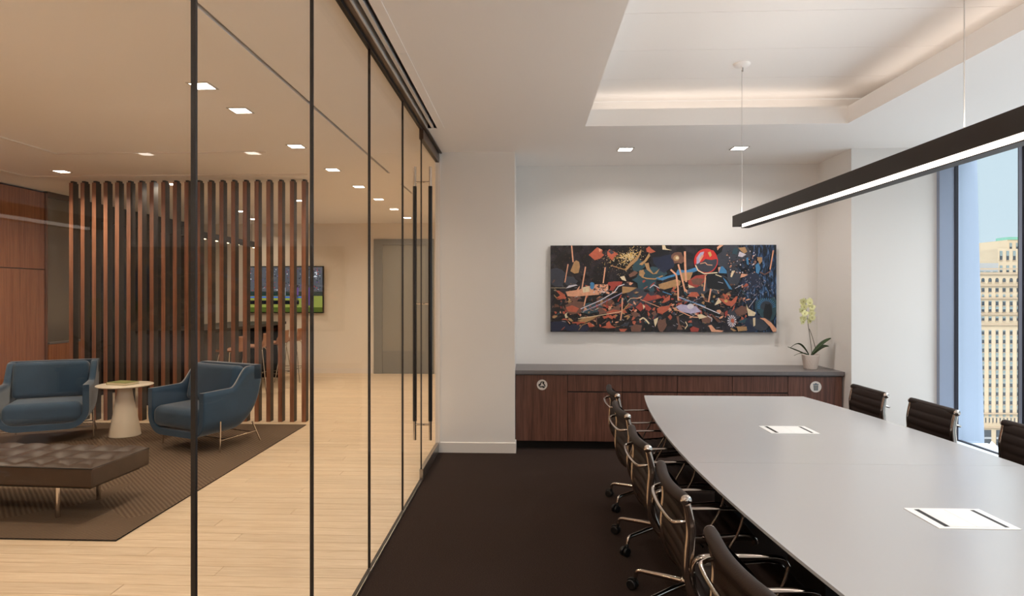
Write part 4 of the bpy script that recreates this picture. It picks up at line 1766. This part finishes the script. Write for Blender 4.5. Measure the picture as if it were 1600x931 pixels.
mb.grid(shellP, 24, 6)
so = mb.build('shell_seat', 'stool_shell', st)
so.modifiers.new('thick', 'SOLIDIFY').thickness = .012
for (sx, sy) in ((-1, -1), (1, -1), (-1, 1), (1, 1)):
    mb = MB()
    mb.tube([(sx * .12, sy * .11, .742), (sx * .15, sy * .14, .70), (sx * .24, sy * .23, 0.002)], .0095, 8)
    mb.build('leg', 'chrome', st)
mb = MB()
mb.tube([(-.208, -.198, .25), (.208, -.198, .25), (.208, .198, .25), (-.208, .198, .25)], .007, 8, closed=True)
mb.build('foot_ring', 'chrome', st)
SG = 'wooden shell bar stools at the black bar table'
labs = ['bar stool with chrome legs, nearest of those seen through the slats', 'bar stool with wooden shell, second nearest behind the slats',
        'bar stool with wooden shell, third along the bar table', 'bar stool farthest along the bar table, below the television']
for i, (x, yv, rz) in enumerate(((-4.42, 9.45, 1.5), (-4.40, 10.2, 1.75), (-4.38, 10.95, 1.45), (-4.36, 11.7, 1.6))):
    if i == 0:
        st.location = (x, yv, 0)
        st.rotation_euler = (0, 0, rz)
        st['label'] = labs[0]
        st['group'] = SG
    else:
        dup(st, (x, yv, 0), rz, labs[i], SG)
bp_ = thing('bar_pendant', 'black linear pendant with small lights above the bar table, behind the screen', 'pendant light', (-4.98, 10.5, 0))
boxo('housing', 'black_metal', (-.03, .03, -1.5, 1.2, 2.46, 2.56), bp_)
for k in range(7):
    boxo('light_lens', 'bar_glow', (-.02, .02, -1.3 + k * .38, -1.18 + k * .38, 2.452, 2.46), bp_)
for yv in (-1.2, .9):
    mb = MB()
    mb.tube([(0, yv, 2.56), (0, yv, CEIL)], .003, 6)
    mb.build('cable', 'black_metal', bp_)
area('bar_pendant_lamp', (-4.98, 10.4, 2.44), .04, 2.4, 10, WARM, (0, 0, 0), 150)

# television with a ball game on the far wall
tv = thing('television', 'wall-mounted television showing a ball game, partly hidden by the slats', 'television', (-4.91, FAR, 1.70))
TW, THh = .80, .475
boxo('body', 'tv_bezel', (-TW, TW, -.07, -.02, -THh, THh), tv)
boxo('wall_bracket', 'black_metal', (-.2, .2, -.02, -.0005, -.15, .15), tv)
for nm, c, s in (('tv_crowd', (96, 98, 104), .75), ('tv_wall', (38, 54, 50), .9), ('tv_grass', (146, 154, 74), .8), ('tv_grass_dark', (74, 88, 34), .9),
                 ('tv_blue', (50, 92, 180), 1.0), ('tv_white', (200, 205, 215), 1.0), ('tv_purple', (96, 72, 130), .9), ('tv_red', (180, 60, 60), .9), ('tv_dark', (24, 28, 34), .6)):
    emission(nm, lin(c), s)
SCN = ['tv_crowd', 'tv_wall', 'tv_grass', 'tv_grass_dark', 'tv_blue', 'tv_white', 'tv_purple', 'tv_red', 'tv_dark']
mb = MB()


def scr_rect(u0, u1, v0, v1, mi, d=0):
    mb.add([(u0, -.0705 - d, v0), (u1, -.0705 - d, v0), (u1, -.0705 - d, v1), (u0, -.0705 - d, v1)], [(0, 1, 2, 3)], mi)


a_, b_ = TW - .02, THh - .02
scr_rect(-a_, a_, -.04, b_, 0)
scr_rect(-a_, a_, -.13, -.04, 1, .0001)
scr_rect(-a_, a_, -.36, -.13, 2, .0001)
scr_rect(-a_, a_, -b_, -.36, 3, .0001)
scr_rect(-a_, a_ * .66, -.17, -.14, 4, .0003)
rr = random.Random(3)
for _ in range(420):
    u, v = rr.uniform(-a_ + .02, a_ - .03), rr.uniform(-.03, b_ - .03)
    s = rr.uniform(.006, .02)
    scr_rect(u, u + s, v, v + s, rr.choice((8, 8, 1, 5, 6, 0, 7, 8)), .0002)
for (u, c) in ((-.55, 5), (-.3, 6), (-.05, 5), (.22, 6), (.45, 6)):
    scr_rect(u, u + .07, -.12, .04, c, .0004)
    scr_rect(u + .015, u + .05, .04, .09, 8, .0004)
    scr_rect(u + .005, u + .02, -.33, -.12, 8, .0004)
    scr_rect(u + .045, u + .06, -.33, -.12, 8, .0004)
scr_rect(.35, .52, -.32, -.10, 6, .0005)
scr_rect(-a_, .3, -.30, -.22, 8, .0004)
for (u, v, w_, h_) in ((.62, .33, .05, .02), (.65, .29, .02, .04), (.62, .27, .02, .02), (.60, .25, .07, .02)):
    scr_rect(u, u + w_, v, v + h_, 5, .0005)
mb.build('screen', SCN, tv)

# ------------------------------------------------------------------ the city outside
GZ = -58.0
gr = MB()
gr.box(20, 700, -50, 700, GZ - 1, GZ)
struct(gr.build('ground_street', 'asphalt'))


def facade(name, label, x0, x1, yf, z0, z1, cols, rows_, ww_, wh_, m, zstart, pitchz, skip=()):
    t = thing(name, label, 'building', (x0, yf, z0))
    W_, H_ = x1 - x0, z1 - z0
    boxo('walls', m, (0, W_, 0, 30, 0, H_), t)
    wm = None
    for r_ in range(rows_):
        for c_ in range(cols):
            if r_ in skip:
                continue
            x = (c_ + .5) * W_ / cols
            z = zstart + r_ * pitchz
            if wm is None:
                q = MB()
                q.box(-ww_ / 2, ww_ / 2, -.06, 0, 0, wh_, 0)
                q.box(-ww_ / 2 - .12, ww_ / 2 + .12, -.35, 0, -.25, 0, 1)
                q.box(-ww_ / 2, ww_ / 2, -.12, -.06, wh_ * .45, wh_, 2)
                wm = q.build('window', ['far_glass', 'stone_band', 'far_blind'], t)
                wm.location = (x, 0, z)
            else:
                o = wm.copy()
                COL.objects.link(o)
                o.location = (x, 0, z)
    return t


# main masonry block, seen straight on
BX, BY, BT = 171.0, 250.0, 10.0
mbld = thing('office_block', 'beige masonry office block with rows of small windows across the street', 'building', (BX, BY, GZ))
boxo('walls', 'stone_facade', (0, 44, 0, 28, 0, BT - GZ), mbld)


def zy(ypix_up):
    """height above the street for a height given in metres relative to eye level"""
    return 1.6 + ypix_up - GZ


NCOL, CP = 16, 2.58


def window_row(z, wdt, hgt, blind, spandrel, cols=NCOL, cp=CP, x0=1.5, arch=False):
    q = MB()
    q.box(-wdt / 2, wdt / 2, -.05, 0, 0, hgt, 0)
    q.box(-wdt / 2, wdt / 2, -.12, -.05, hgt * (1 - blind), hgt, 2)
    q.box(-wdt / 2 - .1, wdt / 2 + .1, -.30, 0, -.22, 0, 1)
    if spandrel:
        q.box(-wdt / 2, wdt / 2, -.10, 0, -.22 - spandrel, -.22, 2)
    if arch:
        q.prism([(wdt / 2 * math.cos(PI * k_ / 8), hgt + wdt / 2 * math.sin(PI * k_ / 8)) for k_ in range(9)], -.08, 0, 'y', 0)
    w_ = None
    for c_ in range(cols):
        if w_ is None:
            w_ = q.build('window', ['far_glass', 'stone_band', 'far_blind'], mbld)
            w_.location = (x0 + c_ * cp, 0, z)
            o_ = w_
        else:
            o_ = w_.copy()
            COL.objects.link(o_)
            o_.location = (x0 + c_ * cp, 0, z)


window_row(zy(4.7), 1.2, .9, .1, 0, arch=True)
window_row(zy(1.0), 1.15, 1.5, .1, 0)
window_row(zy(-1.0), .9, 1.0, .8, 0)
window_row(zy(-4.2), 1.1, 1.8, .2, 0)
window_row(zy(-6.6), 1.1, 2.1, .5, 0)
window_row(zy(-9.9), 1.1, 1.6, .4, 0)
for r_ in range(10):
    window_row(zy(-15.2 - r_ * 3.3), .98, 1.75, .25, 1.15)
window_row(zy(-48.4), .42, 1.8, .05, 0, cols=32, cp=1.32, x0=1.2)
for z in (9.4, 7.6, 3.2, -1.6, -7.6, -11.6, -45.2, -50.4):
    boxo('cornice', 'stone_band', (-.3, 44.3, -.7, 0, zy(z), zy(z) + .5), mbld)
for k in range(8):
    boxo('shopfront', 'far_glass', (1.0 + k * 5.3, 4.5 + k * 5.3, -.1, 0, .6, 8.4), mbld)
    boxo('shopfront_bar', 'stone_grey', (1.0 + k * 5.3, 4.5 + k * 5.3, -.2, 0, 5.0, 5.7), mbld)
    boxo('shopfront_bar', 'stone_grey', (1.0 + k * 5.3, 4.5 + k * 5.3, -.2, 0, 2.2, 2.6), mbld)
facade('grey_annex', 'low grey rooftop block rising just behind the beige office block', 192.5, 201, 282, GZ, 15, 3, 1, 1.6, 1.6, 'stone_grey', 68, 4)
facade('pale_tower', 'slim pale high-rise between the annex and the stepped tower', 254, 268, 372, GZ, 27, 5, 6, 1.4, 1.6, 'pale_tower', 58, 4.2)
facade('stepped_tower', 'tall stepped stone tower with a green top behind the office block', 213.5, 257, 300, GZ, 22.3, 15, 3, 1.2, 4.2, 'stone_facade', 62, 6.6)
t2 = facade('tower_crown', 'upper setback of the stepped tower with green roof edge', 241, 282, 332, GZ, 29.0, 13, 2, 1.2, 3.5, 'stone_facade', 76, 6)
boxo('copper_cresting', 'copper_green', (0, 24, -.2, 8, 29.0 - GZ, 30.4 - GZ), t2)

cx_ = thing('street_canopy', 'small white peaked canopy on the street below', 'canopy', (169.8, 240, GZ))
mb = MB()
mb.add([(-1.8, -1.8, 2.8), (1.8, -1.8, 2.8), (1.8, 1.8, 2.8), (-1.8, 1.8, 2.8), (-1.2, 0, 6.4)], [(0, 1, 4), (1, 2, 4), (2, 3, 4), (3, 0, 4), (3, 2, 1, 0)])
mb.build('fabric', 'awning_white', cx_)
mb = MB()
for (a, b) in ((-1.7, -1.7), (1.7, -1.7), (1.7, 1.7), (-1.7, 1.7)):
    mb.tube([(a, b, 0), (a, b, 2.8)], .1, 6)
mb.build('posts', 'stone_grey', cx_)
CARG = 'parked cars on the street below the window'
car = thing('car', 'x', 'car', (0, 0, 0))
mb = MB()
mb.prism([(-2.1, .35), (2.1, .35), (2.15, .8), (1.3, .95), (.7, 1.45), (-1.0, 1.45), (-1.7, .95), (-2.15, .8)], -.85, .85, 'y')
mb.build('body', 'car_dark', car)
mb = MB()
for a in (-1.3, 1.3):
    mb.lathe([(0, -.86), (.34, -.86), (.34, .86), (0, .86)], a, .34, 14, axis='y')
mb.build('wheels', 'black_plastic', car)
clabs = ['dark car parked on the street beneath the white canopy', 'dark car on the street, left of the white canopy', 'dark car on the street, right of the white canopy']
for i, (x, yv) in enumerate(((170.5, 246), (164, 246), (176.5, 246))):
    if i == 0:
        car.location = (x, yv, GZ)
        car['label'] = clabs[0]
        car['group'] = CARG
    else:
        dup(car, (x, yv, GZ), .1, clabs[i], CARG)

# light bounce settings that suit an interior
SC.cycles.max_bounces = 10
SC.cycles.diffuse_bounces = 8
SC.cycles.glossy_bounces = 5
SC.cycles.transparent_max_bounces = 24
SC.cycles.sample_clamp_indirect = 6
SC.cycles.caustics_reflective = False
SC.cycles.caustics_refractive = False
